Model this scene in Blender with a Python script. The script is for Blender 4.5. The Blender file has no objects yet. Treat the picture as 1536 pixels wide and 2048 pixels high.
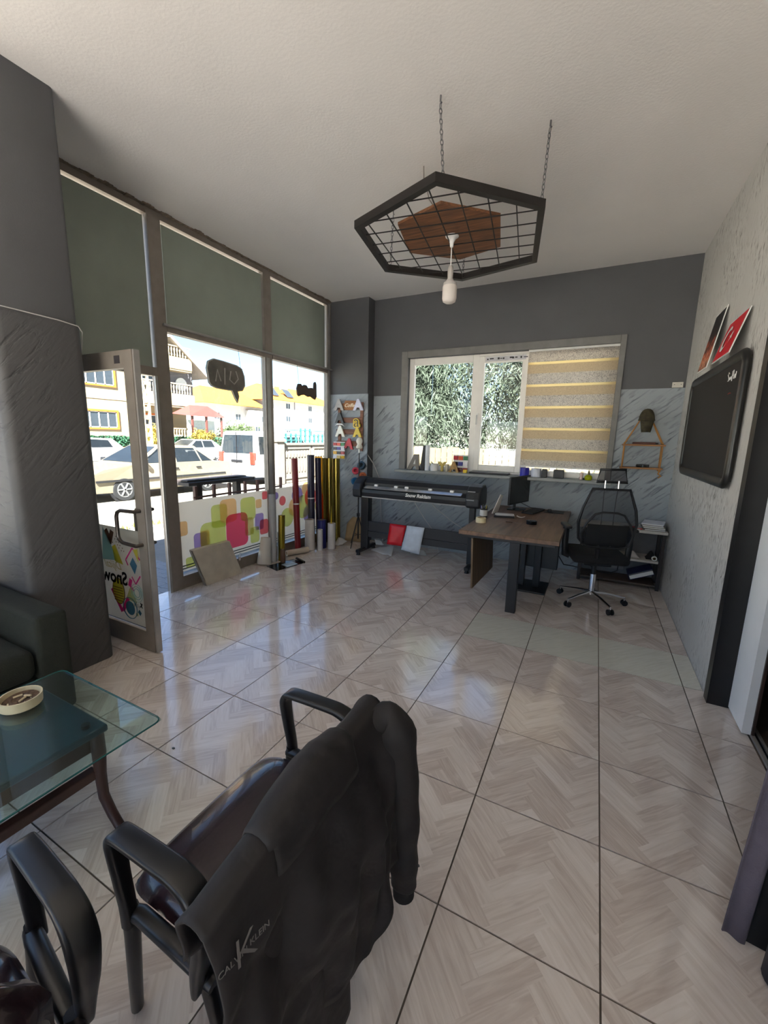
import bpy, bmesh, math, random
from mathutils import Vector, Matrix, noise
random.seed(7)
R = math.radians
SC = bpy.context.scene
COL = SC.collection

# ------------------------------------------------------------------ camera
cd = bpy.data.cameras.new('camera'); cam = bpy.data.objects.new('camera', cd); COL.objects.link(cam)
cd.sensor_fit = 'HORIZONTAL'; cd.sensor_width = 36.0; cd.lens = 822.77 / 1536 * 36.0
cd.clip_start = 0.05; cd.clip_end = 500
yaw, pitch, roll = -0.4687, -0.1787, 0.0230
fw = Vector((math.sin(yaw) * math.cos(pitch), math.cos(yaw) * math.cos(pitch), math.sin(pitch)))
r0 = Vector((math.cos(yaw), -math.sin(yaw), 0)); u0 = r0.cross(fw)
rr = math.cos(roll) * r0 + math.sin(roll) * u0; uu = -math.sin(roll) * r0 + math.cos(roll) * u0
cam.matrix_world = Matrix(((rr.x, uu.x, -fw.x, 2.330), (rr.y, uu.y, -fw.y, -1.133), (rr.z, uu.z, -fw.z, 1.582), (0, 0, 0, 1)))
SC.camera = cam

# ------------------------------------------------------------------ sky, sun, exposure
W = bpy.data.worlds.new('sky'); SC.world = W; W.use_nodes = True
nt = W.node_tree; nt.nodes.clear()
sky = nt.nodes.new('ShaderNodeTexSky'); sky.sky_type = 'NISHITA'; sky.sun_disc = False
sky.sun_elevation = R(43); sky.sun_rotation = R(148); sky.altitude = 600; sky.air_density = 1.0; sky.dust_density = 0.4; sky.ozone_density = 3.0
bg = nt.nodes.new('ShaderNodeBackground'); bg.inputs['Strength'].default_value = 0.038
wo = nt.nodes.new('ShaderNodeOutputWorld')
nt.links.new(sky.outputs[0], bg.inputs[0]); nt.links.new(bg.outputs[0], wo.inputs[0])
sd = bpy.data.lights.new('sun', 'SUN'); sun = bpy.data.objects.new('sun', sd); COL.objects.link(sun)
sd.energy = 8.0; sd.angle = R(0.6); sd.color = (1.0, 0.985, 0.955)
SUN_AZ, SUN_EL = R(-58), R(43)       # azimuth from +X: the sun stands over the front left corner, behind the camera
to_sun = Vector((math.cos(SUN_EL) * math.cos(SUN_AZ), math.cos(SUN_EL) * math.sin(SUN_AZ), math.sin(SUN_EL)))
sun.rotation_euler = to_sun.to_track_quat('Z', 'Y').to_euler()

def portal(name, loc, rot, sx, sy):
    d = bpy.data.lights.new(name, 'AREA'); d.shape = 'RECTANGLE'; d.size = sx; d.size_y = sy
    d.cycles.is_portal = True
    o = bpy.data.objects.new(name, d); COL.objects.link(o); o.location = loc; o.rotation_euler = rot
portal('portal_shopfront', (-1.42, 2.5, 1.3), (0, R(-90), 0), 2.6, 3.8)
portal('portal_shopfront_rear', (-1.42, -1.6, 1.6), (0, R(-90), 0), 2.8, 3.2)
portal('portal_back_window', (1.15, 4.6, 1.9), (R(-90), 0, 0), 2.6, 1.6)
portal('portal_added_window', (.9, -4.2, 1.2), (R(90), 0, 0), 4.0, 1.9)  # serves the glazing added behind the camera
vs = SC.view_settings
vs.view_transform = 'Standard'; vs.look = 'None'; vs.gamma = 1.0; vs.use_curve_mapping = False; vs.exposure = 3.52

# ------------------------------------------------------------------ materials
MATS = {}
def srgb(r, g, b):
    f = lambda c: (c / 255) / 12.92 if c <= 10 else (((c / 255) + 0.055) / 1.055) ** 2.4
    return (f(r), f(g), f(b), 1)
def principled(name):
    m = bpy.data.materials.new(name); m.use_nodes = True
    return m, m.node_tree, m.node_tree.nodes['Principled BSDF']
def mat(name, col, rough=0.6, metal=0.0, var=0.12, scale=8.0, bump=0.0, bscale=60.0, spec=0.5, trans=0.0, coat=0.0):
    """one colour with a little procedural variation and optional fine relief"""
    if name in MATS: return MATS[name]
    m, t, p = principled(name)
    if len(col) == 3: col = srgb(*col)
    p.inputs['Roughness'].default_value = rough; p.inputs['Metallic'].default_value = metal
    p.inputs['Specular IOR Level'].default_value = spec; p.inputs['Coat Weight'].default_value = coat
    tc = t.nodes.new('ShaderNodeTexCoord'); no = t.nodes.new('ShaderNodeTexNoise')
    no.inputs['Scale'].default_value = scale; no.inputs['Detail'].default_value = 4
    t.links.new(tc.outputs['Object'], no.inputs['Vector'])
    rp = t.nodes.new('ShaderNodeValToRGB')
    a, b = rp.color_ramp.elements; a.position = 0.3; b.position = 0.7
    a.color = (*[c * (1 - var) for c in col[:3]], 1); b.color = (*[min(1, c * (1 + var)) for c in col[:3]], 1)
    t.links.new(no.outputs['Fac'], rp.inputs[0]); t.links.new(rp.outputs[0], p.inputs['Base Color'])
    if bump:
        n2 = t.nodes.new('ShaderNodeTexNoise'); n2.inputs['Scale'].default_value = bscale; n2.inputs['Detail'].default_value = 3
        t.links.new(tc.outputs['Object'], n2.inputs['Vector'])
        bp = t.nodes.new('ShaderNodeBump'); bp.inputs['Strength'].default_value = bump; bp.inputs['Distance'].default_value = 0.01
        t.links.new(n2.outputs['Fac'], bp.inputs['Height']); t.links.new(bp.outputs[0], p.inputs['Normal'])
    if trans:
        tr = t.nodes.new('ShaderNodeBsdfTranslucent'); t.links.new(rp.outputs[0], tr.inputs[0])
        mx = t.nodes.new('ShaderNodeMixShader'); mx.inputs[0].default_value = trans
        out = t.nodes['Material Output']
        t.links.new(p.outputs[0], mx.inputs[1]); t.links.new(tr.outputs[0], mx.inputs[2]); t.links.new(mx.outputs[0], out.inputs[0])
    MATS[name] = m
    return m
def math_node(t, op, a, b=None):
    n = t.nodes.new('ShaderNodeMath'); n.operation = op
    for i, v in enumerate((a, b)):
        if v is None: continue
        if isinstance(v, (int, float)): n.inputs[i].default_value = v
        else: t.links.new(v, n.inputs[i])
    return n.outputs[0]
def glass(name, tint=(1, 1, 1), refl=1.0):
    """thin pane: clear transmission plus mirror reflection that grows to grazing"""
    m = bpy.data.materials.new(name); m.use_nodes = True; t = m.node_tree; t.nodes.clear()
    out = t.nodes.new('ShaderNodeOutputMaterial'); tr = t.nodes.new('ShaderNodeBsdfTransparent'); gl = t.nodes.new('ShaderNodeBsdfGlossy')
    tr.inputs[0].default_value = (*tint, 1); gl.inputs['Roughness'].default_value = 0.0; gl.inputs[0].default_value = (0.95, 0.98, 0.98, 1)
    lw = t.nodes.new('ShaderNodeLayerWeight'); lw.inputs[0].default_value = 0.5
    f = math_node(t, 'POWER', lw.outputs['Facing'], 5.0); f = math_node(t, 'MULTIPLY', f, 0.96); f = math_node(t, 'ADD', f, 0.04)
    f = math_node(t, 'MULTIPLY', f, refl)
    mx = t.nodes.new('ShaderNodeMixShader')
    t.links.new(f, mx.inputs[0]); t.links.new(tr.outputs[0], mx.inputs[1]); t.links.new(gl.outputs[0], mx.inputs[2]); t.links.new(mx.outputs[0], out.inputs[0])
    return m
def film(name, col, clear=0.0, dens=0.5):
    """printed vinyl film: part clear filter, part diffuse, part translucent"""
    m = bpy.data.materials.new(name); m.use_nodes = True; t = m.node_tree; t.nodes.clear()
    col = srgb(*col)
    out = t.nodes.new('ShaderNodeOutputMaterial'); tr = t.nodes.new('ShaderNodeBsdfTransparent'); df = t.nodes.new('ShaderNodeBsdfDiffuse'); tl = t.nodes.new('ShaderNodeBsdfTranslucent')
    for n in (tr, df, tl): n.inputs[0].default_value = col
    a = t.nodes.new('ShaderNodeMixShader'); a.inputs[0].default_value = dens
    t.links.new(df.outputs[0], a.inputs[1]); t.links.new(tl.outputs[0], a.inputs[2])
    b = t.nodes.new('ShaderNodeMixShader'); b.inputs[0].default_value = clear
    t.links.new(a.outputs[0], b.inputs[1]); t.links.new(tr.outputs[0], b.inputs[2]); t.links.new(b.outputs[0], out.inputs[0])
    return m
def mesh_fabric(name, col, hole=0.4):
    m, t, p = principled(name); p.inputs['Base Color'].default_value = srgb(*col); p.inputs['Roughness'].default_value = 0.8
    tr = t.nodes.new('ShaderNodeBsdfTransparent'); mx = t.nodes.new('ShaderNodeMixShader'); mx.inputs[0].default_value = hole
    out = t.nodes['Material Output']
    t.links.new(p.outputs[0], mx.inputs[1]); t.links.new(tr.outputs[0], mx.inputs[2]); t.links.new(mx.outputs[0], out.inputs[0])
    return m
def plaster(name, base, streak, rot, sc=(5, 5, 26), amount=0.5, bump=0.5, rough=0.6):
    """trowelled plaster with directional streaks pressed into it"""
    m, t, p = principled(name); p.inputs['Roughness'].default_value = rough
    tc = t.nodes.new('ShaderNodeTexCoord'); mp = t.nodes.new('ShaderNodeMapping')
    mp.inputs['Rotation'].default_value = rot; mp.inputs['Scale'].default_value = sc
    mp.vector_type = 'TEXTURE' if False else 'POINT'
    rt = t.nodes.new('ShaderNodeMapping'); rt.inputs['Rotation'].default_value = rot
    s2 = t.nodes.new('ShaderNodeMapping'); s2.inputs['Scale'].default_value = sc
    no = t.nodes.new('ShaderNodeTexNoise'); no.inputs['Scale'].default_value = 1.0; no.inputs['Detail'].default_value = 5; no.inputs['Distortion'].default_value = 0.6
    t.links.new(tc.outputs['Object'], rt.inputs[0]); t.links.new(rt.outputs[0], s2.inputs[0]); t.links.new(s2.outputs[0], no.inputs['Vector'])
    big = t.nodes.new('ShaderNodeTexNoise'); big.inputs['Scale'].default_value = 2.2; big.inputs['Detail'].default_value = 3
    t.links.new(tc.outputs['Object'], big.inputs['Vector'])
    mask = t.nodes.new('ShaderNodeMapRange'); mask.inputs[1].default_value = 0.40; mask.inputs[2].default_value = 0.62
    t.links.new(big.outputs['Fac'], mask.inputs[0])
    rp = t.nodes.new('ShaderNodeValToRGB'); a, b = rp.color_ramp.elements
    a.position = 0.34; b.position = 0.47; a.color = (0, 0, 0, 1); b.color = (1, 1, 1, 1)
    t.links.new(no.outputs['Fac'], rp.inputs[0])
    inv = math_node(t, 'SUBTRACT', 1.0, rp.outputs[0]); amt = math_node(t, 'MULTIPLY', inv, mask.outputs[0]); amt2 = math_node(t, 'MULTIPLY', amt, amount)
    base, streak = srgb(*base), srgb(*streak)
    mott = t.nodes.new('ShaderNodeMix'); mott.data_type = 'RGBA'
    mott.inputs[6].default_value = (*[c * 0.86 for c in base[:3]], 1); mott.inputs[7].default_value = (*[c * 1.12 for c in base[:3]], 1)
    t.links.new(big.outputs['Fac'], mott.inputs[0])
    mx = t.nodes.new('ShaderNodeMix'); mx.data_type = 'RGBA'; mx.inputs[7].default_value = streak
    t.links.new(amt2, mx.inputs[0]); t.links.new(mott.outputs[2], mx.inputs[6]); t.links.new(mx.outputs[2], p.inputs['Base Color'])
    bp = t.nodes.new('ShaderNodeBump'); bp.inputs['Strength'].default_value = bump; bp.inputs['Distance'].default_value = 0.012
    h = math_node(t, 'SUBTRACT', no.outputs['Fac'], amt)
    t.links.new(h, bp.inputs['Height']); t.links.new(bp.outputs[0], p.inputs['Normal'])
    return m
def wood(name, dark, light, axis='Y', rough=0.45, scale=1.0):
    m, t, p = principled(name); p.inputs['Roughness'].default_value = rough
    tc = t.nodes.new('ShaderNodeTexCoord'); mp = t.nodes.new('ShaderNodeMapping')
    s = {'X': (2, 30, 30), 'Y': (30, 2, 30), 'Z': (30, 30, 2)}[axis]
    mp.inputs['Scale'].default_value = [q * scale for q in s]
    no = t.nodes.new('ShaderNodeTexNoise'); no.inputs['Scale'].default_value = 1; no.inputs['Detail'].default_value = 6; no.inputs['Distortion'].default_value = 0.8
    t.links.new(tc.outputs['Object'], mp.inputs[0]); t.links.new(mp.outputs[0], no.inputs['Vector'])
    rp = t.nodes.new('ShaderNodeValToRGB'); a, b = rp.color_ramp.elements; a.position = 0.35; b.position = 0.68
    a.color = srgb(*dark); b.color = srgb(*light)
    t.links.new(no.outputs['Fac'], rp.inputs[0]); t.links.new(rp.outputs[0], p.inputs['Base Color'])
    return m
def tile_material(name, cols, rough=0.13):
    """printed ceramic tile: plank value in the colour attribute, grain along the plank"""
    m, t, p = principled(name)
    p.inputs['Specular IOR Level'].default_value = 1.0; p.inputs['Coat Weight'].default_value = 0.7; p.inputs['Coat Roughness'].default_value = 0.07; p.inputs['Coat IOR'].default_value = 1.6
    at = t.nodes.new('ShaderNodeAttribute'); at.attribute_name = 'plank'
    sep = t.nodes.new('ShaderNodeSeparateColor'); t.links.new(at.outputs['Color'], sep.inputs[0])
    tc = t.nodes.new('ShaderNodeTexCoord'); oi = t.nodes.new('ShaderNodeObjectInfo')
    off = math_node(t, 'MULTIPLY', oi.outputs['Random'], 37.0); cb = t.nodes.new('ShaderNodeCombineXYZ')
    for i in range(3): t.links.new(off, cb.inputs[i])
    ad = t.nodes.new('ShaderNodeVectorMath'); ad.operation = 'ADD'
    outs = []
    for ang in (R(-45), R(45)):
        m1 = t.nodes.new('ShaderNodeMapping'); m1.inputs['Rotation'].default_value = (0, 0, ang)
        m2 = t.nodes.new('ShaderNodeMapping'); m2.inputs['Scale'].default_value = (5, 55, 1)
        t.links.new(tc.outputs['Object'], m1.inputs[0]); t.links.new(m1.outputs[0], m2.inputs[0])
        a2 = t.nodes.new('ShaderNodeVectorMath'); a2.operation = 'ADD'; t.links.new(m2.outputs[0], a2.inputs[0]); t.links.new(cb.outputs[0], a2.inputs[1])
        no = t.nodes.new('ShaderNodeTexNoise'); no.inputs['Scale'].default_value = 1; no.inputs['Detail'].default_value = 4; no.inputs['Distortion'].default_value = 1.2
        t.links.new(a2.outputs[0], no.inputs['Vector']); outs.append(no.outputs['Fac'])
    mxn = t.nodes.new('ShaderNodeMix'); t.links.new(sep.outputs[1], mxn.inputs[0]); t.links.new(outs[0], mxn.inputs[2]); t.links.new(outs[1], mxn.inputs[3])
    v = math_node(t, 'MULTIPLY', mxn.outputs[0], 0.75); w = math_node(t, 'MULTIPLY', sep.outputs[0], 0.30); v = math_node(t, 'ADD', v, w)
    rp = t.nodes.new('ShaderNodeValToRGB'); e = rp.color_ramp.elements
    e[0].position = 0.30; e[1].position = 0.85; e[0].color = srgb(*cols[0]); e[1].color = srgb(*cols[2])
    k = e.new(0.55); k.color = srgb(*cols[1])
    t.links.new(v, rp.inputs[0]); t.links.new(rp.outputs[0], p.inputs['Base Color'])
    big = t.nodes.new('ShaderNodeTexNoise'); big.inputs['Scale'].default_value = 6; big.inputs['Detail'].default_value = 5
    t.links.new(tc.outputs['Object'], big.inputs['Vector'])
    mr = t.nodes.new('ShaderNodeMapRange'); mr.inputs[3].default_value = rough * 0.7; mr.inputs[4].default_value = rough * 1.5
    t.links.new(big.outputs['Fac'], mr.inputs[0]); t.links.new(mr.outputs[0], p.inputs['Roughness'])
    bp = t.nodes.new('ShaderNodeBump'); bp.inputs['Strength'].default_value = 0.038; bp.inputs['Distance'].default_value = 0.002
    t.links.new(mxn.outputs[0], bp.inputs['Height']); t.links.new(bp.outputs[0], p.inputs['Normal'])
    return m
def lace(name, base, dark, trans=0.5, sc=120):
    m, t, p = principled(name); p.inputs['Roughness'].default_value = 0.9
    tc = t.nodes.new('ShaderNodeTexCoord'); vo = t.nodes.new('ShaderNodeTexVoronoi'); vo.feature = 'DISTANCE_TO_EDGE'; vo.inputs['Scale'].default_value = sc
    no = t.nodes.new('ShaderNodeTexNoise'); no.inputs['Scale'].default_value = sc * 0.4
    t.links.new(tc.outputs['Object'], vo.inputs['Vector']); t.links.new(tc.outputs['Object'], no.inputs['Vector'])
    q = math_node(t, 'MULTIPLY', vo.outputs['Distance'], no.outputs['Fac'])
    rp = t.nodes.new('ShaderNodeValToRGB'); a, b = rp.color_ramp.elements; a.position = 0.02; b.position = 0.09
    a.color = srgb(*dark); b.color = srgb(*base); t.links.new(q, rp.inputs[0]); t.links.new(rp.outputs[0], p.inputs['Base Color'])
    tr = t.nodes.new('ShaderNodeBsdfTranslucent'); t.links.new(rp.outputs[0], tr.inputs[0])
    mx = t.nodes.new('ShaderNodeMixShader'); mx.inputs[0].default_value = trans; out = t.nodes['Material Output']
    t.links.new(p.outputs[0], mx.inputs[1]); t.links.new(tr.outputs[0], mx.inputs[2]); t.links.new(mx.outputs[0], out.inputs[0])
    return m

PAINT_DARK = mat('dark_grey_paint', (84, 84, 86), 0.55, var=0.05, scale=3, bump=0.05, bscale=120)
CEIL = mat('ceiling_paint', (224, 220, 216), 0.9, var=0.02, scale=2, bump=0.14, bscale=60)
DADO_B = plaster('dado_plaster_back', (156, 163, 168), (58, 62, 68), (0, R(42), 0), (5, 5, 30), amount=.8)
DADO_L = plaster('dado_plaster_left', (76, 75, 76), (46, 46, 48), (R(-48), 0, 0), (5, 5, 30), amount=0.4, bump=0.28)  # darker copy of the dado plaster: the pillar's shade is in its base colour
PLAST_R = plaster('pitted_plaster', (196, 194, 190), (112, 108, 102), (0, 0, 0), (62, 62, 15), amount=1.0, bump=0.35, rough=0.7)
ALU = mat('brown_grey_aluminium', (140, 131, 122), 0.4, 0.3, var=0.08, scale=12)
ALU_LT = mat('pale_aluminium', (170, 168, 164), 0.35, 0.5)
BLACK = mat('black_plastic', (22, 22, 25), 0.45, var=0.1)
BLACK_S = mat('black_satin_metal', (26, 25, 27), 0.35, 0.2)
BLACK_G = mat('black_gloss', (12, 12, 14), 0.15)
WHITE = mat('white_plastic', (232, 230, 226), 0.4, var=0.03)
PVC = mat('white_pvc', (236, 232, 224), 0.35, var=0.03)
PAPER = mat('white_paper', (232, 232, 230), 0.85, var=0.03, trans=0.15)
CHROME = mat('chrome', (215, 215, 218), 0.12, 1.0, var=0.03)
STEEL = mat('grey_steel', (120, 120, 122), 0.35, 0.8)
GLASS = glass('window_glass'); GLASS_G = glass('shopfront_glass', (.87, .89, .89))
GLASS_T = glass('table_glass', (0.80, 0.93, 0.92), refl=1.6)
GLASS_E = mat('glass_edge', (44, 104, 102), .2, trans=.3)

# ------------------------------------------------------------------ mesh helpers
class MB:
    def __init__(s): s.v = []; s.f = []
    def add(s, vs, fs):
        o = len(s.v); s.v += [Vector(q) for q in vs]; s.f += [tuple(i + o for i in q) for q in fs]; return s
    def box(s, lo, hi, M=None):
        (a, b, c), (d, e, g) = lo, hi
        vs = [(a, b, c), (d, b, c), (d, e, c), (a, e, c), (a, b, g), (d, b, g), (d, e, g), (a, e, g)]
        if M is not None: vs = [M @ Vector(q) for q in vs]
        return s.add(vs, [(0, 3, 2, 1), (4, 5, 6, 7), (0, 1, 5, 4), (1, 2, 6, 5), (2, 3, 7, 6), (3, 0, 4, 7)])
    def rbox(s, lo, hi, r=0.01, seg=2, M=None):
        bm = bmesh.new(); bmesh.ops.create_cube(bm, size=1.0)
        for q in bm.verts: q.co = Vector([lo[i] + (q.co[i] + 0.5) * (hi[i] - lo[i]) for i in range(3)])
        bmesh.ops.bevel(bm, geom=list(bm.edges), offset=r, segments=seg, profile=0.5, affect='EDGES')
        bm.verts.index_update()
        vs = [q.co.copy() for q in bm.verts]; fs = [[q.index for q in f.verts] for f in bm.faces]; bm.free()
        if M is not None: vs = [M @ q for q in vs]
        return s.add(vs, fs)
    def tube(s, pts, r, n=10, closed=False, caps=True, flat=1.0, up=None):
        pts = [Vector(p) for p in pts]; m = len(pts); rs = r if isinstance(r, (list, tuple)) else [r] * m
        o = len(s.v); ref = Vector(up) if up else None; prev = None
        for i, p in enumerate(pts):
            if closed: t = pts[(i + 1) % m] - pts[i - 1]
            else: t = pts[min(i + 1, m - 1)] - pts[max(i - 1, 0)]
            t.normalize()
            if ref is not None: a = ref - t * ref.dot(t)
            elif prev is not None: a = prev - t * prev.dot(t)
            else: a = Vector((0, 0, 1)) if abs(t.z) < 0.9 else Vector((1, 0, 0)); a = a - t * a.dot(t)
            a.normalize(); prev = a; b = t.cross(a)
            for k in range(n):
                w = 2 * math.pi * k / n
                s.v.append(p + (a * math.cos(w) * flat + b * math.sin(w)) * rs[i])
        for i in range(m if closed else m - 1):
            j = (i + 1) % m
            for k in range(n):
                k2 = (k + 1) % n
                s.f.append((o + i * n + k, o + i * n + k2, o + j * n + k2, o + j * n + k))
        if caps and not closed:
            s.f.append(tuple(o + k for k in reversed(range(n)))); s.f.append(tuple(o + (m - 1) * n + k for k in range(n)))
        return s
    def cyl(s, p0, p1, r0, r1=None, n=16, caps=True): return s.tube([p0, p1], [r0, r0 if r1 is None else r1], n, caps=caps)
    def lathe(s, prof, c=(0, 0, 0), n=24, M=None):
        o = len(s.v)
        for (r, z) in prof:
            for k in range(n):
                w = 2 * math.pi * k / n; q = Vector((c[0] + r * math.cos(w), c[1] + r * math.sin(w), c[2] + z))
                s.v.append(M @ q if M is not None else q)
        m = len(prof)
        for i in range(m - 1):
            for k in range(n):
                k2 = (k + 1) % n; s.f.append((o + i * n + k, o + i * n + k2, o + (i + 1) * n + k2, o + (i + 1) * n + k))
        if prof[0][0] > 1e-6: s.f.append(tuple(o + k for k in reversed(range(n))))
        if prof[-1][0] > 1e-6: s.f.append(tuple(o + (m - 1) * n + k for k in range(n)))
        return s
    def prism(s, poly, ax, lo, hi):
        """poly in the two other axes (cyclic order), extruded on axis ax"""
        n = len(poly); o = len(s.v)
        for q in (lo, hi):
            for (a, b) in poly:
                s.v.append(Vector({'x': (q, a, b), 'y': (a, q, b), 'z': (a, b, q)}[ax]))
        s.f.append(tuple(o + i for i in range(n))); s.f.append(tuple(o + n + i for i in reversed(range(n))))
        for i in range(n):
            j = (i + 1) % n; s.f.append((o + i, o + n + i, o + n + j, o + j))
        return s
    def grid(s, fn, nu, nv, thick=None):
        o = len(s.v)
        for i in range(nu + 1):
            for j in range(nv + 1): s.v.append(Vector(fn(i / nu, j / nv)))
        for i in range(nu):
            for j in range(nv):
                a = o + i * (nv + 1) + j; s.f.append((a, a + 1, a + nv + 2, a + nv + 1))
        return s
    def build(s, name, m, parent=None, smooth=None, local=False, solid=0.0, sub=0):
        me = bpy.data.meshes.new(name)
        vs = s.v
        if parent is not None and not local:
            iv = world(parent).inverted(); vs = [iv @ q for q in vs]
        me.from_pydata([tuple(q) for q in vs], [], s.f); me.validate(); 
        bm = bmesh.new(); bm.from_mesh(me); bmesh.ops.recalc_face_normals(bm, faces=bm.faces); bm.to_mesh(me); bm.free()
        if m is not None: me.materials.append(m)
        if smooth is not None:
            me.shade_smooth(); me.set_sharp_from_angle(angle=R(smooth))
        o = bpy.data.objects.new(name, me); COL.objects.link(o)
        if parent is not None: o.parent = parent
        if solid:
            q = o.modifiers.new('solid', 'SOLIDIFY'); q.thickness = solid; q.offset = 0
        if sub:
            q = o.modifiers.new('sub', 'SUBSURF'); q.levels = sub; q.render_levels = sub
        return o
def world(o):
    M = Matrix.LocRotScale(o.location, o.rotation_euler, o.scale)
    return world(o.parent) @ M if o.parent else M
def tag(o, label=None, cat=None, group=None, kind=None):
    for k, v in (('label', label), ('category', cat), ('group', group), ('kind', kind)):
        if v: o[k] = v
    return o
def thing(name, label, cat, loc=(0, 0, 0), rotz=0.0, group=None):
    o = bpy.data.objects.new(name, None); COL.objects.link(o); o.empty_display_size = 0.1
    o.location = loc; o.rotation_euler = (0, 0, rotz)
    return tag(o, label, cat, group)
def struct(o): o['kind'] = 'structure'; return o
def B(lo, hi): return MB().box(lo, hi)
def RB(lo, hi, r=0.01, seg=2): return MB().rbox(lo, hi, r, seg)
def place(mesh_src, name, parent, loc, rot=(0, 0, 0), scale=(1, 1, 1)):
    """another object sharing mesh data (loc in the parent's space)"""
    o = bpy.data.objects.new(name, mesh_src.data); COL.objects.link(o)
    o.parent = parent; o.location = loc; o.rotation_euler = rot; o.scale = scale
    return o
def text(body, size, name, m, parent, M, extrude=0.0, shear=0.0, fat=0.0, spacing=1.0):
    c = bpy.data.curves.new(name, 'FONT'); c.body = body; c.size = size; c.extrude = extrude; c.shear = shear; c.offset = fat
    c.align_x = 'CENTER'; c.align_y = 'CENTER'; c.space_character = spacing; c.resolution_u = 4
    t = bpy.data.objects.new('tmp', c); COL.objects.link(t)
    dg = bpy.context.evaluated_depsgraph_get(); me = bpy.data.meshes.new_from_object(t.evaluated_get(dg))
    bpy.data.objects.remove(t); bpy.data.curves.remove(c)
    if parent is not None: M = world(parent).inverted() @ M
    me.transform(M); me.name = name; me.materials.clear(); me.materials.append(m)
    o = bpy.data.objects.new(name, me); COL.objects.link(o)
    if parent is not None: o.parent = parent
    return o
def frame_mat(o, xa, ya):
    xa, ya = Vector(xa).normalized(), Vector(ya).normalized(); za = xa.cross(ya)
    return Matrix(((xa.x, ya.x, za.x, o[0]), (xa.y, ya.y, za.y, o[1]), (xa.z, ya.z, za.z, o[2]), (0, 0, 0, 1)))
FACE_MY = lambda o: frame_mat(o, (1, 0, 0), (0, 0, 1))       # reads when seen from -Y
FACE_PX = lambda o: frame_mat(o, (0, 1, 0), (0, 0, 1))       # reads when seen from +X
def rrect(cx, cy, w, h, r, n=4):
    out = []
    for (sx, sy, a) in ((1, 1, 0), (-1, 1, 90), (-1, -1, 180), (1, -1, 270)):
        for k in range(n + 1):
            q = R(a + 90 * k / n); out.append((cx + sx * (w / 2 - r) + r * math.cos(q), cy + sy * (h / 2 - r) + r * math.sin(q)))
    return out
def circ(cx, cy, r, n=20, ry=None): return [(cx + r * math.cos(2 * math.pi * k / n), cy + (ry or r) * math.sin(2 * math.pi * k / n)) for k in range(n)]

# ================================================================== ROOM SHELL
XL, XR, YB, ZC = -1.33, 3.11, 4.40, 3.50
GZ = -0.12                                                   # street level
floor = struct(B((-1.40, -4.0, -0.10), (4.8, 4.42, -0.005)).build('floor', mat('grout', (96, 86, 76), 0.8)))
# herringbone printed tiles: every tile an object, its planks polygons of the one mesh
def clip(poly, lo, hi):
    for ax in (0, 1):
        for side in (0, 1):
            lim = lo[ax] if side == 0 else hi[ax]; out = []
            ins = (lambda p: p[ax] >= lim) if side == 0 else (lambda p: p[ax] <= lim)
            for i in range(len(poly)):
                a, b = poly[i - 1], poly[i]
                if ins(a) != ins(b):
                    q = (lim - a[ax]) / (b[ax] - a[ax]); out.append((a[0] + (b[0] - a[0]) * q, a[1] + (b[1] - a[1]) * q))
                if ins(b): out.append(b)
            poly = out
            if not poly: return []
    return poly
def tile_mesh(name, m, w, h, ox, oy, plain=False):
    me = bpy.data.meshes.new(name); vs, fs, cs = [], [], []
    lo, hi = (-w / 2, -h / 2), (w / 2, h / 2); pw, n = 0.062, 4; c = math.cos(R(45))
    if not plain:
        for i in range(-14, 15):
            for j in range(-14, 15):
                for kind in (0, 1):
                    if kind == 0 and (i - j) % (2 * n) == 0: rc = (i, j, i + n, j + 1)
                    elif kind == 1 and (i - j) % (2 * n) == n: rc = (i, j - n + 1, i + 1, j + 1)
                    else: continue
                    P = [(rc[0], rc[1]), (rc[2], rc[1]), (rc[2], rc[3]), (rc[0], rc[3])]
                    P = [((x * pw - y * pw) * c + ox, (x * pw + y * pw) * c + oy) for x, y in P]
                    P = clip(P, lo, hi)
                    if len(P) >= 3:
                        o = len(vs); vs += [(x, y, 0) for x, y in P]; fs.append(tuple(range(o, o + len(P)))); cs.append((random.random() ** 1.3, float(kind), 0, 1))
    else:
        vs += [(lo[0], lo[1], 0), (hi[0], lo[1], 0), (hi[0], hi[1], 0), (lo[0], hi[1], 0)]; fs.append((0, 1, 2, 3)); cs.append((0.5, 0, 0, 1))
    o = len(vs); vs += [(lo[0], lo[1], 0), (hi[0], lo[1], 0), (hi[0], hi[1], 0), (lo[0], hi[1], 0), (lo[0], lo[1], -.008), (hi[0], lo[1], -.008), (hi[0], hi[1], -.008), (lo[0], hi[1], -.008)]
    for k in range(4): fs.append((o + k, o + 4 + k, o + 4 + (k + 1) % 4, o + (k + 1) % 4)); cs.append((0.3, 0, 0, 1))
    me.from_pydata(vs, [], fs); at = me.color_attributes.new('plank', 'FLOAT_COLOR', 'CORNER'); k = 0
    for p, cc in zip(me.polygons, cs):
        for _ in p.loop_indices: at.data[k].color = cc; k += 1
    me.materials.append(m); return me
TILE = tile_material('herringbone_tile', ((194, 180, 170), (216, 205, 196), (230, 221, 214)))
TILE_L = tile_material('pale_tile', ((200, 200, 186), (214, 214, 202), (226, 226, 216)), 0.2)
G = 0.006
full = [tile_mesh('tile', TILE, .5 - G, .5 - G, random.uniform(-.2, .2), random.uniform(-.2, .2)) for _ in range(5)]
pale = tile_mesh('tile', TILE_L, .5 - G, .5 - G, 0, 0, True)
XE = XR
cut = [tile_mesh('tile', TILE, XE - 3.0 - G, .5 - G, random.uniform(-.2, .2), 0) for _ in range(2)]
cutp = tile_mesh('tile', TILE_L, XE - 3.0 - G, .5 - G, 0, 0, True)
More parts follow.
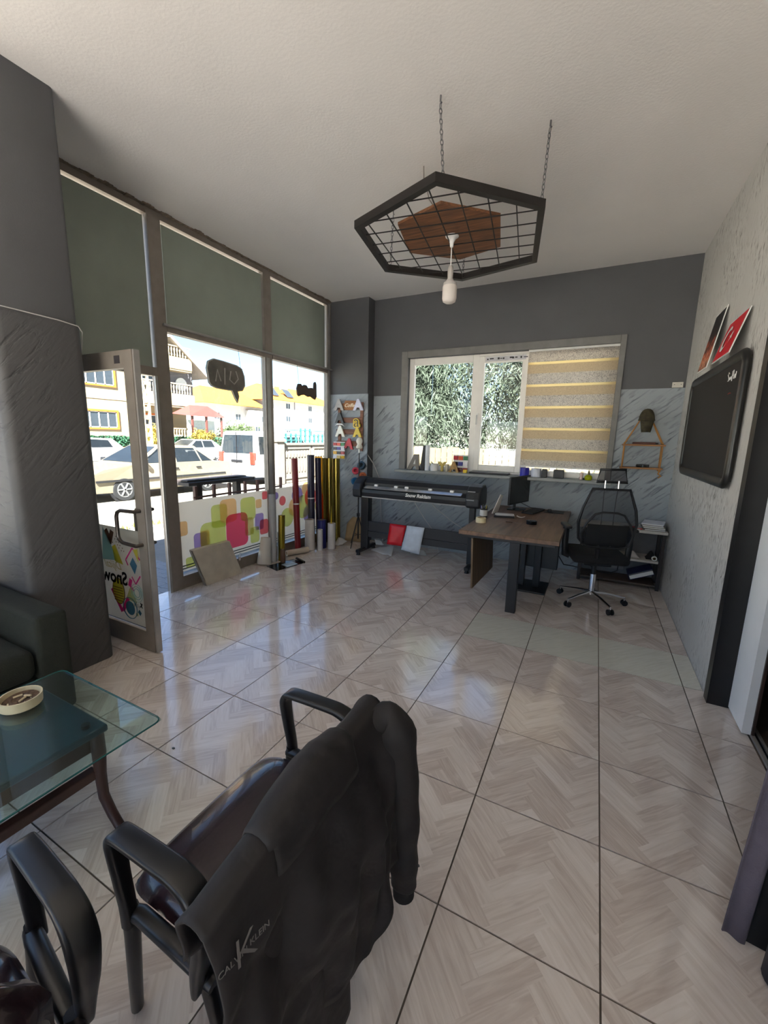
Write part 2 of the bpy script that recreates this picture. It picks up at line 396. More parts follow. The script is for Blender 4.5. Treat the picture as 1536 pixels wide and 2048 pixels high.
cutw = [tile_mesh('tile', TILE, .24 - G, .5 - G, random.uniform(-.2, .2), 0) for _ in range(2)]
cutl = [tile_mesh('tile', TILE, 0.39 - G, .5 - G, random.uniform(-.2, .2), 0) for _ in range(2)]
cuty = [tile_mesh('tile', TILE, .5 - G, .40 - G, random.uniform(-.2, .2), 0) for _ in range(2)]
cutc = tile_mesh('tile', TILE, 0.39 - G, .40 - G, 0.1, 0); cutd = tile_mesh('tile', TILE, XE - 3.0 - G, .40 - G, 0.1, 0)
back_room = [tile_mesh('tile', TILE, .6, .5 - G, 0, 0.1)]
def put_tile(me, x, y):
    o = bpy.data.objects.new('tile', me); COL.objects.link(o); o.parent = floor; o.location = (x, y, random.uniform(-0.0004, 0.0004)); o.rotation_euler = (random.uniform(-.0012, .0012), random.uniform(-.0012, .0012), 0)
for j in range(-5, 9):
    y = j * .5 + .25; last = j == 8
    for i in range(-2, 6):
        lt = i in (3, 4, 5) and j == 4
        me = pale if lt else random.choice(cuty if last else full)
        put_tile(me, i * .5 + .25, y if not last else 4.20)
    if last: put_tile(cutc, -1.195, 4.2); put_tile(cutd, (3 + XE) / 2, 4.2)
    else:
        if j >= 0: put_tile(random.choice(cutl), -1.195, y)
        elif j < 0: put_tile(random.choice(cutl), -1.195, y)
        if j in (0, 1, 2, 3): put_tile(random.choice(cutw), 3.12, y)
        else: put_tile(cutp if j == 4 else random.choice(cut), (3 + XE) / 2, y)

ceiling = struct(MB().box((-1.60, -4.2, ZC), (3.35, 4.62, ZC + .27)).box((3.35, -.4, ZC), (5.0, 4.62, ZC + .27)).build('ceiling', CEIL))
# back wall with the window opening
wx0, wx1, wz0, wz1 = -0.14, 2.45, 1.12, 2.68
wb = MB()
wb.box((-1.45, YB, GZ), (wx0, YB + .2, ZC)).box((wx1, YB, GZ), (5.0, YB + .2, ZC)).box((wx0, YB, GZ), (wx1, YB + .2, wz0)).box((wx0, YB, wz1), (wx1, YB + .2, ZC))
wall_back = struct(wb.build('wall_back', PAINT_DARK))
d = MB(); zt = 2.18
d.box((-0.69, YB - .012, 0), (wx0 - .09, YB - .0005, zt)).box((wx1 + .06, YB - .012, 0), (XR, YB - .0005, zt)).box((wx0 - .09, YB - .012, 0), (wx1 + .06, YB - .0005, wz0 - .03))
d.build('plaster_dado', DADO_B, wall_back)
pil = struct(B((-1.33, 4.22, 0), (-0.69, YB, ZC)).build('wall_pilaster', PAINT_DARK))
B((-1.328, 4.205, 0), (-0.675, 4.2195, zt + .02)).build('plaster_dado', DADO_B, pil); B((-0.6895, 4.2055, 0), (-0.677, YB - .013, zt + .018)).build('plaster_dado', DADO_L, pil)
# moulding round the back window
tr = MB(); e = 0.035
for (x0, x1, z0, z1) in ((wx0 - .09, wx0, wz0, wz1 + .09), (wx1, wx1 + .06, wz0, wz1 + .09), (wx0, wx1, wz1, wz1 + .09)): tr.rbox((x0, YB - e, z0), (x1, YB - .0005, z1), .006)
struct(tr.build('trim_1', mat('grey_trim_paint', (118, 116, 112), .5)))
sill = struct(RB((wx0 - .1, 4.24, 1.10), (wx1 + .07, YB + .11, 1.14), .006).build('trim_2', mat('sill_stone', (140, 142, 140), .35)))
# right wall, sliding door opening, dark room behind
wr = MB(); wr.box((XR, 1.935, GZ), (XR + .15, YB, ZC)).box((XR, -4.0, GZ), (XR + .15, 0.45, ZC)).box((XR, .45, 2.35), (XR + .15, 1.935, ZC))
wall_right = struct(wr.build('wall_right', PLAST_R))
ws = MB(); ws.box((4.8, -.4, GZ), (5.0, YB, ZC)).box((3.26, 4.2, 0), (4.8, 4.39, ZC)).box((3.26, -.4, 0), (4.8, -.3, ZC))
struct(ws.build('wall_side_room', mat('side_room_paint', (70, 66, 62), .8)))
struct(MB().box((-1.45, -4.2, GZ), (-1.1, -4.0, ZC)).box((2.9, -4.2, GZ), (5.0, -4.0, ZC)).box((-1.1, -4.2, GZ), (2.9, -4.0, .30)).box((-1.1, -4.2, 2.25), (2.9, -4.0, ZC)).build('wall_front', mat('pale_wall', (214, 208, 200), .8)))
w4 = struct(MB().box((-1.1, -4.12, .30), (-1.04, -4.06, 2.25)).box((2.84, -4.12, .30), (2.9, -4.06, 2.25)).box((.87, -4.12, .30), (.93, -4.06, 2.25)).box((-1.04, -4.12, .30), (2.84, -4.06, .36)).box((-1.04, -4.12, 2.19), (2.84, -4.06, 2.25)).build('added_window_4', ALU))  # unseen glazing, added behind the camera to bring more daylight into the room
B((-1.04, -4.092, .36), (.87, -4.086, 2.19)).build('pane', GLASS, w4); B((.93, -4.092, .36), (2.84, -4.086, 2.19)).build('pane', GLASS, w4)
dr = struct(B((XR - .012, 1.858, 0), (XR + .10, 1.938, 2.42)).build('door_2', BLACK_S))
B((3.205, 1.60, .012), (3.245, 1.86, 2.36)).build('sliding_panel', mat('white_laminate', (244, 246, 248), .3, var=.02), dr)
B((3.246, 1.59, .012), (3.258, 1.60, 2.36)).build('panel_edge', mat('brown_edge', (66, 50, 46), .4), dr)
B((3.245, 0.45, .002), (3.262, 1.855, .018)).build('track', ALU_LT, dr); B((3.28, 0.45, .002), (3.292, 1.855, .018)).build('track', ALU_LT, dr)
B((3.262, .45, .001), (3.28, 1.855, .004)).build('track_groove', BLACK, dr)
B((XR - .012, 0.40, 0), (XR + .10, 0.455, 2.42)).build('jamb', BLACK_S, dr); B((XR - .012, .455, 2.34), (XR + .10, 1.858, 2.42)).build('head', BLACK_S, dr)
# pillar between the door and the sofa niche
pl = MB(); pl.prism(rrect(-0.985, .215, .69, .43, .025, 3), 'z', 0, ZC)
pillar = struct(pl.build('wall_pillar', PAINT_DARK, smooth=50))
pd = MB(); pd.prism(rrect(-0.97, .21, .74, .45, .05, 4), 'z', 0.0, 2.22)
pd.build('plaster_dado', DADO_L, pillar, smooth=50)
# niche glazing wall beyond the pillar (out of frame, lights the sofa and the table)
wn = MB(); wn.box((-1.45, -4.0, GZ), (-1.33, -3.2, ZC)).box((-1.45, -3.2, GZ), (-1.33, 0, .30)).box((-1.45, -3.2, 3.2), (-1.33, 0, ZC))
struct(wn.build('wall_left', PAINT_DARK))
w3 = struct(MB().box((-1.40, -3.2, .30), (-1.34, -3.14, 3.2)).box((-1.40, -.06, .30), (-1.34, 0, 3.2)).box((-1.40, -1.63, .30), (-1.34, -1.57, 3.2)).box((-1.40, -3.14, .30), (-1.34, -.06, .36)).box((-1.40, -3.14, 3.14), (-1.34, -.06, 3.2)).build('window_3', ALU))
B((-1.374, -3.14, .36), (-1.368, -1.63, 3.14)).build('pane', GLASS, w3); B((-1.374, -1.57, .36), (-1.368, -.06, 3.14)).build('pane', GLASS, w3)

# ------------------------------------------------------------------ shopfront glazing (window_1), x = -1.33
w1 = struct(B((-1.40, 1.42, 0), (-1.32, 1.545, 3.46)).build('window_1', ALU))
def wp(name, lo, hi, m=ALU): return B(lo, hi).build(name, m, w1)
wp('mullion', (-1.39, 2.83, .13), (-1.325, 2.955, 3.46)); wp('mullion', (-1.39, 4.13, 0), (-1.325, 4.218, 3.46))
B((-1.324, 2.845, .13), (-1.316, 2.90, 2.5)).build('mullion_cover', ALU_LT, w1); B((-1.324, 4.15, .13), (-1.316, 4.185, 3.46)).build('mullion_cover', ALU_LT, w1)
wp('bottom_rail', (-1.39, 1.545, 0), (-1.325, 2.83, .13)); wp('bottom_rail', (-1.39, 2.955, 0), (-1.325, 4.13, .13))
wp('transom', (-1.39, 1.545, 2.50), (-1.315, 2.83, 2.56)); wp('transom', (-1.39, 2.955, 2.50), (-1.315, 4.13, 2.56))
B((-1.315, 1.50, 2.545), (-1.29, 4.218, 2.565)).build('transom_ledge', ALU_LT, w1)
wp('head_rail', (-1.39, .43, 3.44), (-1.33, 4.218, 3.499)); wp('door_head', (-1.39, .43, 2.09), (-1.325, 1.42, 2.165)); wp('door_post', (-1.39, .43, 0), (-1.325, .53, 2.09))
B((-1.335, 1.395, .0), (-1.322, 1.42, 2.09)).build('door_stop', ALU_LT, w1)
rg = MB()
for k in range(110):
    y = .45 + k * .0342; a_ = .012 + .05 * abs(noise.noise(Vector((y * 6, 0, 2)))) + .02 * abs(noise.noise(Vector((y * 23, 4, 2)))); h_ = .006 + .012 * abs(noise.noise(Vector((y * 15, 9, 2))))
    rg.box((-1.33, y, 3.499 - h_), (-1.32 + a_, y + .0342, 3.4995))
struct(rg.build('trim_3', mat('broken_plaster', (128, 114, 98), .95, var=.35, scale=30)))
PANEL = mat('grey_green_board', (146, 154, 142), .55, var=.05, scale=4)
LEAK = film('sheer_edge', (255, 246, 214), 0.25, .8)
for (y0, y1, z0, z1) in ((.43, 1.40, 2.165, 3.418), (1.575, 2.82, 2.575, 3.418), (2.965, 4.10, 2.575, 3.418)):
    B((-1.372, y0, z0), (-1.350, y1, z1)).build('cover_board', PANEL, w1)
    B((-1.364, y0, z1), (-1.360, y1 + .02, 3.44)).build('light_gap', GLASS, w1)
for (y0, y1) in ((1.545, 2.83), (2.955, 4.13)): B((-1.360, y0, .13), (-1.354, y1, 2.50)).build('pane', GLASS_G, w1)
FILM_W = film('white_film', (238, 232, 222), 0.0, .72)
for (y0, y1) in ((1.545, 2.83), (2.955, 4.13)): B((-1.352, y0, .17), (-1.350, y1, .895)).build('printed_film', FILM_W, w1)
PR = {k: film('print_' + k, c, .72, .6) for k, c in dict(lime=(240, 245, 196), orange=(254, 234, 204), pink=(248, 158, 186), violet=(214, 202, 240), red=(250, 178, 184), olive=(241, 234, 198), grey=(140, 144, 144)).items()}
lay = [0]
def print_shape(poly, key, par=None):
    lay[0] += 1; x = -1.3495 + (lay[0] % 12) * .0006
    return MB().prism(poly, 'x', x, x + .0003).build('print_shape', PR[key], par or w1)
# squares on the first pane (y, z, w, h) read off the photograph
for (y, z, w, h, k) in ((1.585, .62, .13, .15, 'orange'), (1.80, .44, .17, .20, 'violet'), (1.855, .46, .12, .18, 'orange'), (1.97, .45, .34, .36, 'lime'), (2.06, .68, .22, .26, 'lime'), (2.19, .72, .24, .27, 'orange'), (2.31, .47, .33, .40, 'pink'), (2.49, .70, .24, .28, 'lime'), (2.50, .48, .14, .22, 'olive'), (2.585, .36, .15, .20, 'lime'), (2.665, .74, .10, .11, 'orange'), (2.675, .51, .15, .21, 'violet'), (2.755, .43, .15, .19, 'red'), (2.78, .83, .09, .10, 'red'), (1.66, .25, .11, .11, 'lime')):
    print_shape(rrect(y, z, w, h, min(w, h) * .22), k)
for (y, z, r, k) in ((2.985, .80, .05, 'violet'), (3.11, .72, .065, 'red'), (3.20, .48, .13, 'lime'), (3.36, .60, .13, 'orange'), (3.42, .76, .12, 'violet'), (3.55, .58, .17, 'lime'), (3.62, .83, .10, 'orange'), (3.72, .70, .14, 'red'), (3.68, .46, .13, 'violet'), (3.95, .55, .12, 'lime')):
    print_shape(circ(y, z, r), k)
for z in (.192, .222):
    for (y0, y1) in ((1.55, 2.825), (2.96, 4.125)): print_shape([(y0, z), (y1, z), (y1, z + .012), (y0, z + .012)], 'grey')

# ------------------------------------------------------------------ glass door standing open (door_1)
DY = 0.58
door = struct(B((-1.30, DY, .01), (-1.21, DY + .045, 2.10)).build('door_1', ALU))
def dp(name, lo, hi, m=ALU): return B(lo, hi).build(name, m, door)
dp('stile', (-.455, DY, .01), (-.365, DY + .045, 2.10)); dp('top_rail', (-1.21, DY, 1.99), (-.455, DY + .045, 2.10)); dp('bottom_rail', (-1.21, DY, .01), (-.455, DY + .045, .155))
dp('edge_strip', (-.3649, DY + .006, .01), (-.350, DY + .045, 2.10), ALU_LT)
dp('pane', (-1.21, DY + .020, .155), (-.455, DY + .026, 1.99), GLASS_G)
dp('closer_sticker', (-.55, DY - .002, 2.02), (-.49, DY - .0005, 2.07), mat('sticker_dark', (60, 56, 60), .5))
for s, yy in ((1, -.045), (-1, .09)):
    hx = (-.41, -.41); y0 = DY if s == 1 else DY + .045; yo = DY + yy
    MB().tube([(-.41, y0, 1.05), (-.41, yo, 1.05), (-.56, yo, 1.045), (-.595, yo, 1.03), (-.61, yo, 1.0), (-.61, yo, .86), (-.595, yo, .83), (-.56, yo, .815), (-.41, yo, .81), (-.41, y0, .81)], .013, 10).build('handle', mat('handle_metal', (96, 88, 82), .3, .7), door, smooth=60)
dfm = B((-1.21, DY + .027, .165), (-.455, DY + .029, .89)).build('printed_film', FILM_W, door)
for k, c in dict(cyan=(196, 228, 228), slate=(110, 160, 184), magenta=(236, 90, 170), brown=(160, 130, 112), black=(40, 38, 40), gold=(226, 214, 160), yellow=(232, 228, 120)).items(): PR[k] = film('print_' + k, c, .55 if k != 'black' else .1, .5)
DX, DZ = -.045, .062
def dshape(poly, key):
    lay[0] += 1; y = DY + .0195 - (lay[0] % 12) * .0006
    return MB().prism([(max(-1.2, a + (0 if key == 'grey' and b < .18 else DX)), b + (0 if key == 'grey' and b < .18 else DZ)) for a, b in poly], 'y', y, y + .0003).build('print_shape', PR[key], door)
def ring(cx, cz, r, w, key, rz=None):
    n = 28
    for k in range(n):
        a, b = 2 * math.pi * k / n, 2 * math.pi * (k + 1) / n
    o = MB(); lay[0] += 1; y = DY + .0195 - (lay[0] % 12) * .0006
    o.tube([(cx + DX + r * math.cos(2 * math.pi * k / n), y, cz + DZ + (rz or r) * math.sin(2 * math.pi * k / n)) for k in range(n)], w, 6, closed=True, flat=1.0)
    return o.build('print_shape', PR[key], door)
def seg(x0, z0, x1, z1, w, key):
    dx, dz = x1 - x0, z1 - z0; L = math.hypot(dx, dz); nx, nz = -dz / L * w / 2, dx / L * w / 2
    return dshape([(x0 + nx, z0 + nz), (x1 + nx, z1 + nz), (x1 - nx, z1 - nz), (x0 - nx, z0 - nz)], key)
seg(-.83, .80, -.78, .72, .05, 'brown'); seg(-.79, .70, -.745, .80, .045, 'brown')
dshape([(-.86, .82), (-.70, .58), (-.90, .56)], 'cyan'); dshape([(-.76, .68), (-.72, .70), (-.64, .555), (-.74, .57)], 'yellow')
for k in range(6): dshape(circ(-.82 + k * .018, .80 - k * .022, .006, 8), 'brown'); dshape(circ(-.74 + k * .017, .76 - k * .02, .005, 8), 'brown'); dshape(circ(-.71 + k * .017, .76 - k * .02, .005, 8), 'brown')
seg(-.61, .60, -.52, .70, .012, 'magenta'); seg(-.52, .70, -.44, .62, .012, 'magenta'); seg(-.61, .60, -.585, .56, .012, 'magenta'); seg(-.45, .50, -.51, .43, .012, 'magenta'); seg(-.51, .43, -.55, .48, .012, 'magenta')
dshape([(-.52, .63), (-.475, .575), (-.51, .505), (-.56, .575)], 'slate'); dshape([(-.455, .70), (-.455, .60), (-.51, .69)], 'yellow')
text('Snow', .14, 'lettering', PR['black'], door, frame_mat((-.805, DY + .012, .505), (-1, 0, 0), (0, 0, 1)) @ Matrix.Diagonal((1, 1, 1, 1)), extrude=.0002, fat=.004)
text('Dijital', .085, 'lettering', PR['gold'], door, frame_mat((-.80, DY + .0115, .60), (-1, 0, 0), (0, 0, 1)), extrude=.0002, shear=.5)
seg(-.56, .46, -.585, .40, .035, 'magenta'); seg(-.585, .40, -.55, .37, .02, 'magenta')
dshape([(-.585, .40), (-.52, .28), (-.65, .29)], 'lime'); ring(-.51, .36, .05, .003, 'cyan'); ring(-.51, .36, .033, .003, 'cyan'); ring(-.51, .36, .068, .002, 'cyan')
dshape(circ(-.735, .335, .07, 24, .10), 'yellow')
for k in range(8): seg(-.735 - .06, .26 + k * .021, -.735 + .06, .26 + k * .021, .007, 'brown')
ring(-.735, .335, .072, .003, 'brown', .103)
seg(-.82, .34, -.71, .175, .035, 'magenta'); seg(-.70, .185, -.62, .30, .035, 'magenta')
dshape(circ(-.605, .225, .055, 24), 'slate'); ring(-.605, .225, .082, .003, 'slate')
for k in range(5): seg(-.565 + k * .02, .25, -.565 + k * .02, .29 - abs(k - 2) * .01, .006, 'grey')
seg(-.48, .29, -.465, .25, .01, 'black'); seg(-.485, .255, -.46, .285, .01, 'black')
dshape([(-.50, .235), (-.475, .21), (-.495, .185), (-.52, .21)], 'slate'); dshape(circ(-.53, .19, .014), 'lime')
dshape([(-1.2, .166), (-.46, .166), (-.46, .172), (-1.2, .172)], 'grey')

# ------------------------------------------------------------------ back window (window_2)
YW = 4.45
w2 = MB()
for (x0, x1, z0, z1) in ((wx0, wx0 + .075, 1.14, wz1), (.77, .85, 1.14, wz1), (1.475, 1.535, 1.14, wz1), (wx1 - .06, wx1, 1.14, wz1), (wx0 + .075, .77, 1.14, 1.20), (wx0 + .075, .77, wz1 - .09, wz1), (.85, 1.475, 1.14, 1.17), (.85, 1.475, wz1 - .03, wz1), (1.535, wx1 - .06, 1.14, 1.21), (1.535, wx1 - .06, wz1 - .08, wz1)): w2.rbox((x0, YW, z0), (x1, YW + .06, z1), .004, 1)
window_2 = struct(w2.build('window_2', PVC))
sash = MB()
for (x0, x1, z0, z1) in ((.852, .925, 1.172, wz1 - .032), (1.40, 1.473, 1.172, wz1 - .032), (.925, 1.40, 1.172, 1.25), (.925, 1.40, wz1 - .115, wz1 - .032)): sash.rbox((x0, YW - .02, z0), (x1, YW + .045, z1), .005, 1)
sash_o = sash.build('casement_sash', PVC, window_2)
B((.935, YW - .0215, wz1 - .10), (1.44, YW - .0203, wz1 - .045)).build('protective_tape', mat('tape_film', (200, 198, 200), .4), sash_o)
for k, x in enumerate((.955, .99, 1.09, 1.12, 1.155, 1.24, 1.27, 1.305, 1.37, 1.41)): B((x, YW - .0225, wz1 - .082 + (k % 2) * .006), (x + (.02, .05, .025, .03)[k % 4], YW - .0216, wz1 - .066 + (k % 3) * .004)).build('tape_print', BLACK, sash_o)
for (x0, x1, z0, z1) in ((wx0 + .075, .77, 1.20, wz1 - .09), (.925, 1.40, 1.25, wz1 - .115), (1.535, wx1 - .06, 1.21, wz1 - .08)): B((x0, YW + .028, z0), (x1, YW + .034, z1)).build('pane', GLASS, window_2)
hd = MB().rbox((.86, YW - .035, 1.86), (.885, YW - .02, 1.93), .004).build('handle_plate', WHITE, sash_o)
MB().tube([(.872, YW - .03, 1.90), (.872, YW - .06, 1.90), (.872, YW - .06, 1.78)], .008, 8).build('handle', ALU_LT, sash_o)

# day-night roller blind in front of the third light
bl = thing('roller_blind', 'beige striped day-night roller blind with lace bands over the right window light', 'blind', (1.965, YB - .02, 1.27))
bx0, bx1, bz0, bz1, by = 1.475, 2.45, 1.275, 2.66, YB - .002
LACE = lace('lace_band', (246, 240, 230), (186, 180, 174), .62, 95); WEAVE = lace('weave_band', (236, 222, 196), (206, 190, 164), .62, 190); SHEER = film('sheer_band', (255, 240, 200), .12, .8)
z = bz1; k = 0
while z > bz0 + .02:
    for (h, m, n) in ((.128, LACE, 'lace_band'), (.030, SHEER, 'sheer_strip'), (.104, WEAVE, 'weave_band')):
        z2 = max(z - h, bz0)
        if z - z2 > .004:
            dy = .004 if n == 'lace_band' else 0
            MB().grid(lambda u, v, z=z, z2=z2, dy=dy: (bx0 + u * (bx1 - bx0), by - dy - .003 * math.sin(u * 5 + z * 9), z2 + v * (z - z2)), 10, 1).build(n, m, bl, solid=.0015)
        z = z2
MB().rbox((bx0, by - .012, bz0 - .018), (bx1, by + .004, bz0), .003).build('bottom_bar', WHITE, bl)
MB().cyl((bx0, by - .02, bz1 + .004), (bx1, by - .02, bz1 + .004), .014).build('roller', WHITE, bl, smooth=40)

# ================================================================== OUTSIDE
pave = struct(B((-4.6, -14, GZ - .2), (-1.40, 30, GZ)).build('pavement', mat('paving_concrete', (126, 122, 114), .85, var=.12, scale=3)))
struct(B((-4.75, -14, GZ - .2), (-4.6, 30, GZ + .03)).build('kerb', mat('kerb_stone', (120, 116, 106), .8)))
struct(B((-26.8, -40, GZ - .3), (-4.75, 120, GZ - .02)).build('road', mat('worn_road', (112, 106, 94), .9, var=.16, scale=.8)))
struct(B((-140, -90, GZ - .4), (60, 190, GZ - .25)).build('ground', mat('dry_ground', (186, 184, 178), .95, var=.2, scale=.3)))
grass = MB()
for k in range(900):
    y = random.uniform(-1, 14); x = -5.0 + random.gauss(0, .16); h = random.uniform(.03, .10); a = random.uniform(0, 6.28); dx, dy = .018 * math.cos(a), .018 * math.sin(a)
    grass.add([(x - dx, y - dy, GZ - .03), (x + dx, y + dy, GZ - .03), (x + dx * .3 + random.uniform(-.03, .03), y + random.uniform(-.03, .03), GZ + h)], [(0, 1, 2)])
tag(grass.build('grass', mat('dry_grass', (106, 106, 30), .9, trans=.3)), 'dry yellow-green grass along the kerb of the street', 'grass', kind='stuff')
# interlocking pavers by the door
zig = [(-.10, -.05), (-.05, -.062), (0, -.05), (.05, -.038), (.10, -.05), (.10, .05), (.05, .062), (0, .05), (-.05, .038), (-.10, .05)]
PV = mat('grey_paver', (138, 140, 142), .85, var=.1, scale=20)
pav0 = MB().prism([(a * .97, b * .94) for a, b in zig], 'z', 0, .03).build('paver', PV, pave, local=True)
pav0.location = (-1.52, .55, GZ)
for i in range(18):
    for j in range(14):
        if i == 0 and j == 0: continue
        o = place(pav0, 'paver', pave, (-1.52 - j * .2, .45 + i * .1 - .0 * j, GZ + random.uniform(-.002, .002)))

def leaf_cloud(n, centre, rad, size, seed, droop=0.0, elong=1.0):
    rnd = random.Random(seed); m = MB(); vs, fs = m.v, m.f
    lobes = []
    for _ in range(70):
        d = Vector((rnd.gauss(0, 1), rnd.gauss(0, 1), rnd.gauss(0, 1))).normalized() * rnd.uniform(.35, .9)
        lobes.append((Vector((d.x * rad[0], d.y * rad[1], d.z * rad[2])), rnd.uniform(.22, .42)))
    for _ in range(n):
        c, q = rnd.choice(lobes); d = Vector((rnd.gauss(0, 1), rnd.gauss(0, 1), rnd.gauss(0, 1))).normalized() * q * rnd.uniform(.6, 1.05)
        p = Vector(centre) + c + Vector((d.x * rad[0], d.y * rad[1], d.z * rad[2]))
        a = Vector((rnd.uniform(-1, 1), rnd.uniform(-1, 1), rnd.uniform(-1, 1) - droop)).normalized(); b = a.orthogonal().normalized(); b = Matrix.Rotation(rnd.uniform(0, 6.28), 3, a) @ b
        s = size * rnd.uniform(.6, 1.3); o = len(vs)
        vs += [p - b * s * .3, p + a * s * elong, p + b * s * .3, p - a * s * elong * .6]; fs.append((o, o + 1, o + 2, o + 3))
    return m
def tree(name, label, cat, loc, rad, hc, n, size, col, seed, group=None, droop=0.0, elong=1.0, trunk=.09):
    t = thing(name, label, cat, loc, 0, group); rnd = random.Random(seed)
    c = (loc[0], loc[1], loc[2] + hc)
    if trunk:
        MB().tube([loc, (loc[0] + .04, loc[1], loc[2] + hc * .5), (loc[0] - .03, loc[1] + .05, loc[2] + hc)], [trunk, trunk * .8, trunk * .5], 8).build('trunk', BARK, t, smooth=60)
        for k in range(7):
            a = rnd.uniform(0, 6.28); z = loc[2] + hc * rnd.uniform(.45, .95); L = min(rad[0], rad[1]) * rnd.uniform(.5, .9)
            MB().tube([(loc[0], loc[1], z), (loc[0] + L * .5 * math.cos(a), loc[1] + L * .5 * math.sin(a), z + .25), (loc[0] + L * math.cos(a), loc[1] + L * math.sin(a), z + .35)], [trunk * .4, trunk * .28, trunk * .12], 6).build('branch', BARK, t)
    f = leaf_cloud(n, c, rad, size, seed, droop, elong).build('foliage', col, t); f['kind'] = 'stuff'
    return t
BARK = mat('bark', (82, 70, 58), .9, bump=.4, bscale=25)
CEDAR = mat('cedar_foliage', (58, 69, 54), .8, var=.35, scale=1.6, trans=.35)
LEAF = mat('leaf_green', (62, 80, 36), .7, var=.35, scale=2, trans=.35)
LEAF_Y = mat('leaf_yellow', (122, 106, 36), .7, var=.3, scale=2, trans=.35)
HEDGE = mat('hedge_green', (26, 70, 44), .8, var=.3, scale=3, trans=.2)
tree('cedar_tree', 'blue-green cedar with drooping boughs filling the left light of the back window', 'tree', (-1.85, 8.4, GZ), (1.3, 1.0, 2.2), 2.9, 21000, .045, CEDAR, 11, 'cedars behind the back window', .9, 3.0)
tree('cedar_tree', 'blue-green cedar behind the middle window light, beside the fence', 'tree', (1.55, 8.4, GZ), (1.3, 1.0, 2.2), 2.9, 21000, .045, CEDAR, 12, 'cedars behind the back window', .9, 3.0)
tree('cedar_tree', 'cedar hidden mostly behind the striped roller blind', 'tree', (4.7, 8.6, GZ), (1.6, 1.0, 2.2), 2.8, 9000, .06, CEDAR, 13, 'cedars behind the back window', .9, 2.6)
tree('garden_bush', 'light green leafy bush under the left light of the back window', 'bush', (-0.2, 6.1, GZ), (.5, .4, .55), .75, 2200, .06, mat('leaf_fresh', (96, 112, 56), .7, var=.3, scale=3, trans=.4), 14, None, 0, 1.0, .03)
tree('cedar_tree', 'tall broad cedar farther back behind the other two in the garden', 'tree', (.3, 12.2, GZ), (4.2, 1.4, 3.4), 3.6, 26000, .07, CEDAR, 15, 'cedars behind the back window', .9, 2.6)
fn = thing('garden_fence', 'tan upright-board garden fence behind the back window', 'fence', (1.5, 7.1, GZ))
fb = B((-.055, -.012, 0), (.055, .012, 1.52)).build('board', mat('tan_board', (84, 74, 52), .8, var=.15, scale=5), fn, local=True); fb.location = (-3.6, 0, 0)
for k in range(1, 60): place(fb, 'board', fn, (-3.6 + k * .125, 0, random.uniform(-.02, .03)))
B((-2.2, 7.12, .3), (5.2, 7.16, .38)).build('rail', mat('tan_rail', (90, 80, 58), .8), fn); B((-2.2, 7.12, 1.1), (5.2, 7.16, 1.18)).build('rail', mat('tan_rail', (90, 80, 58), .8), fn)

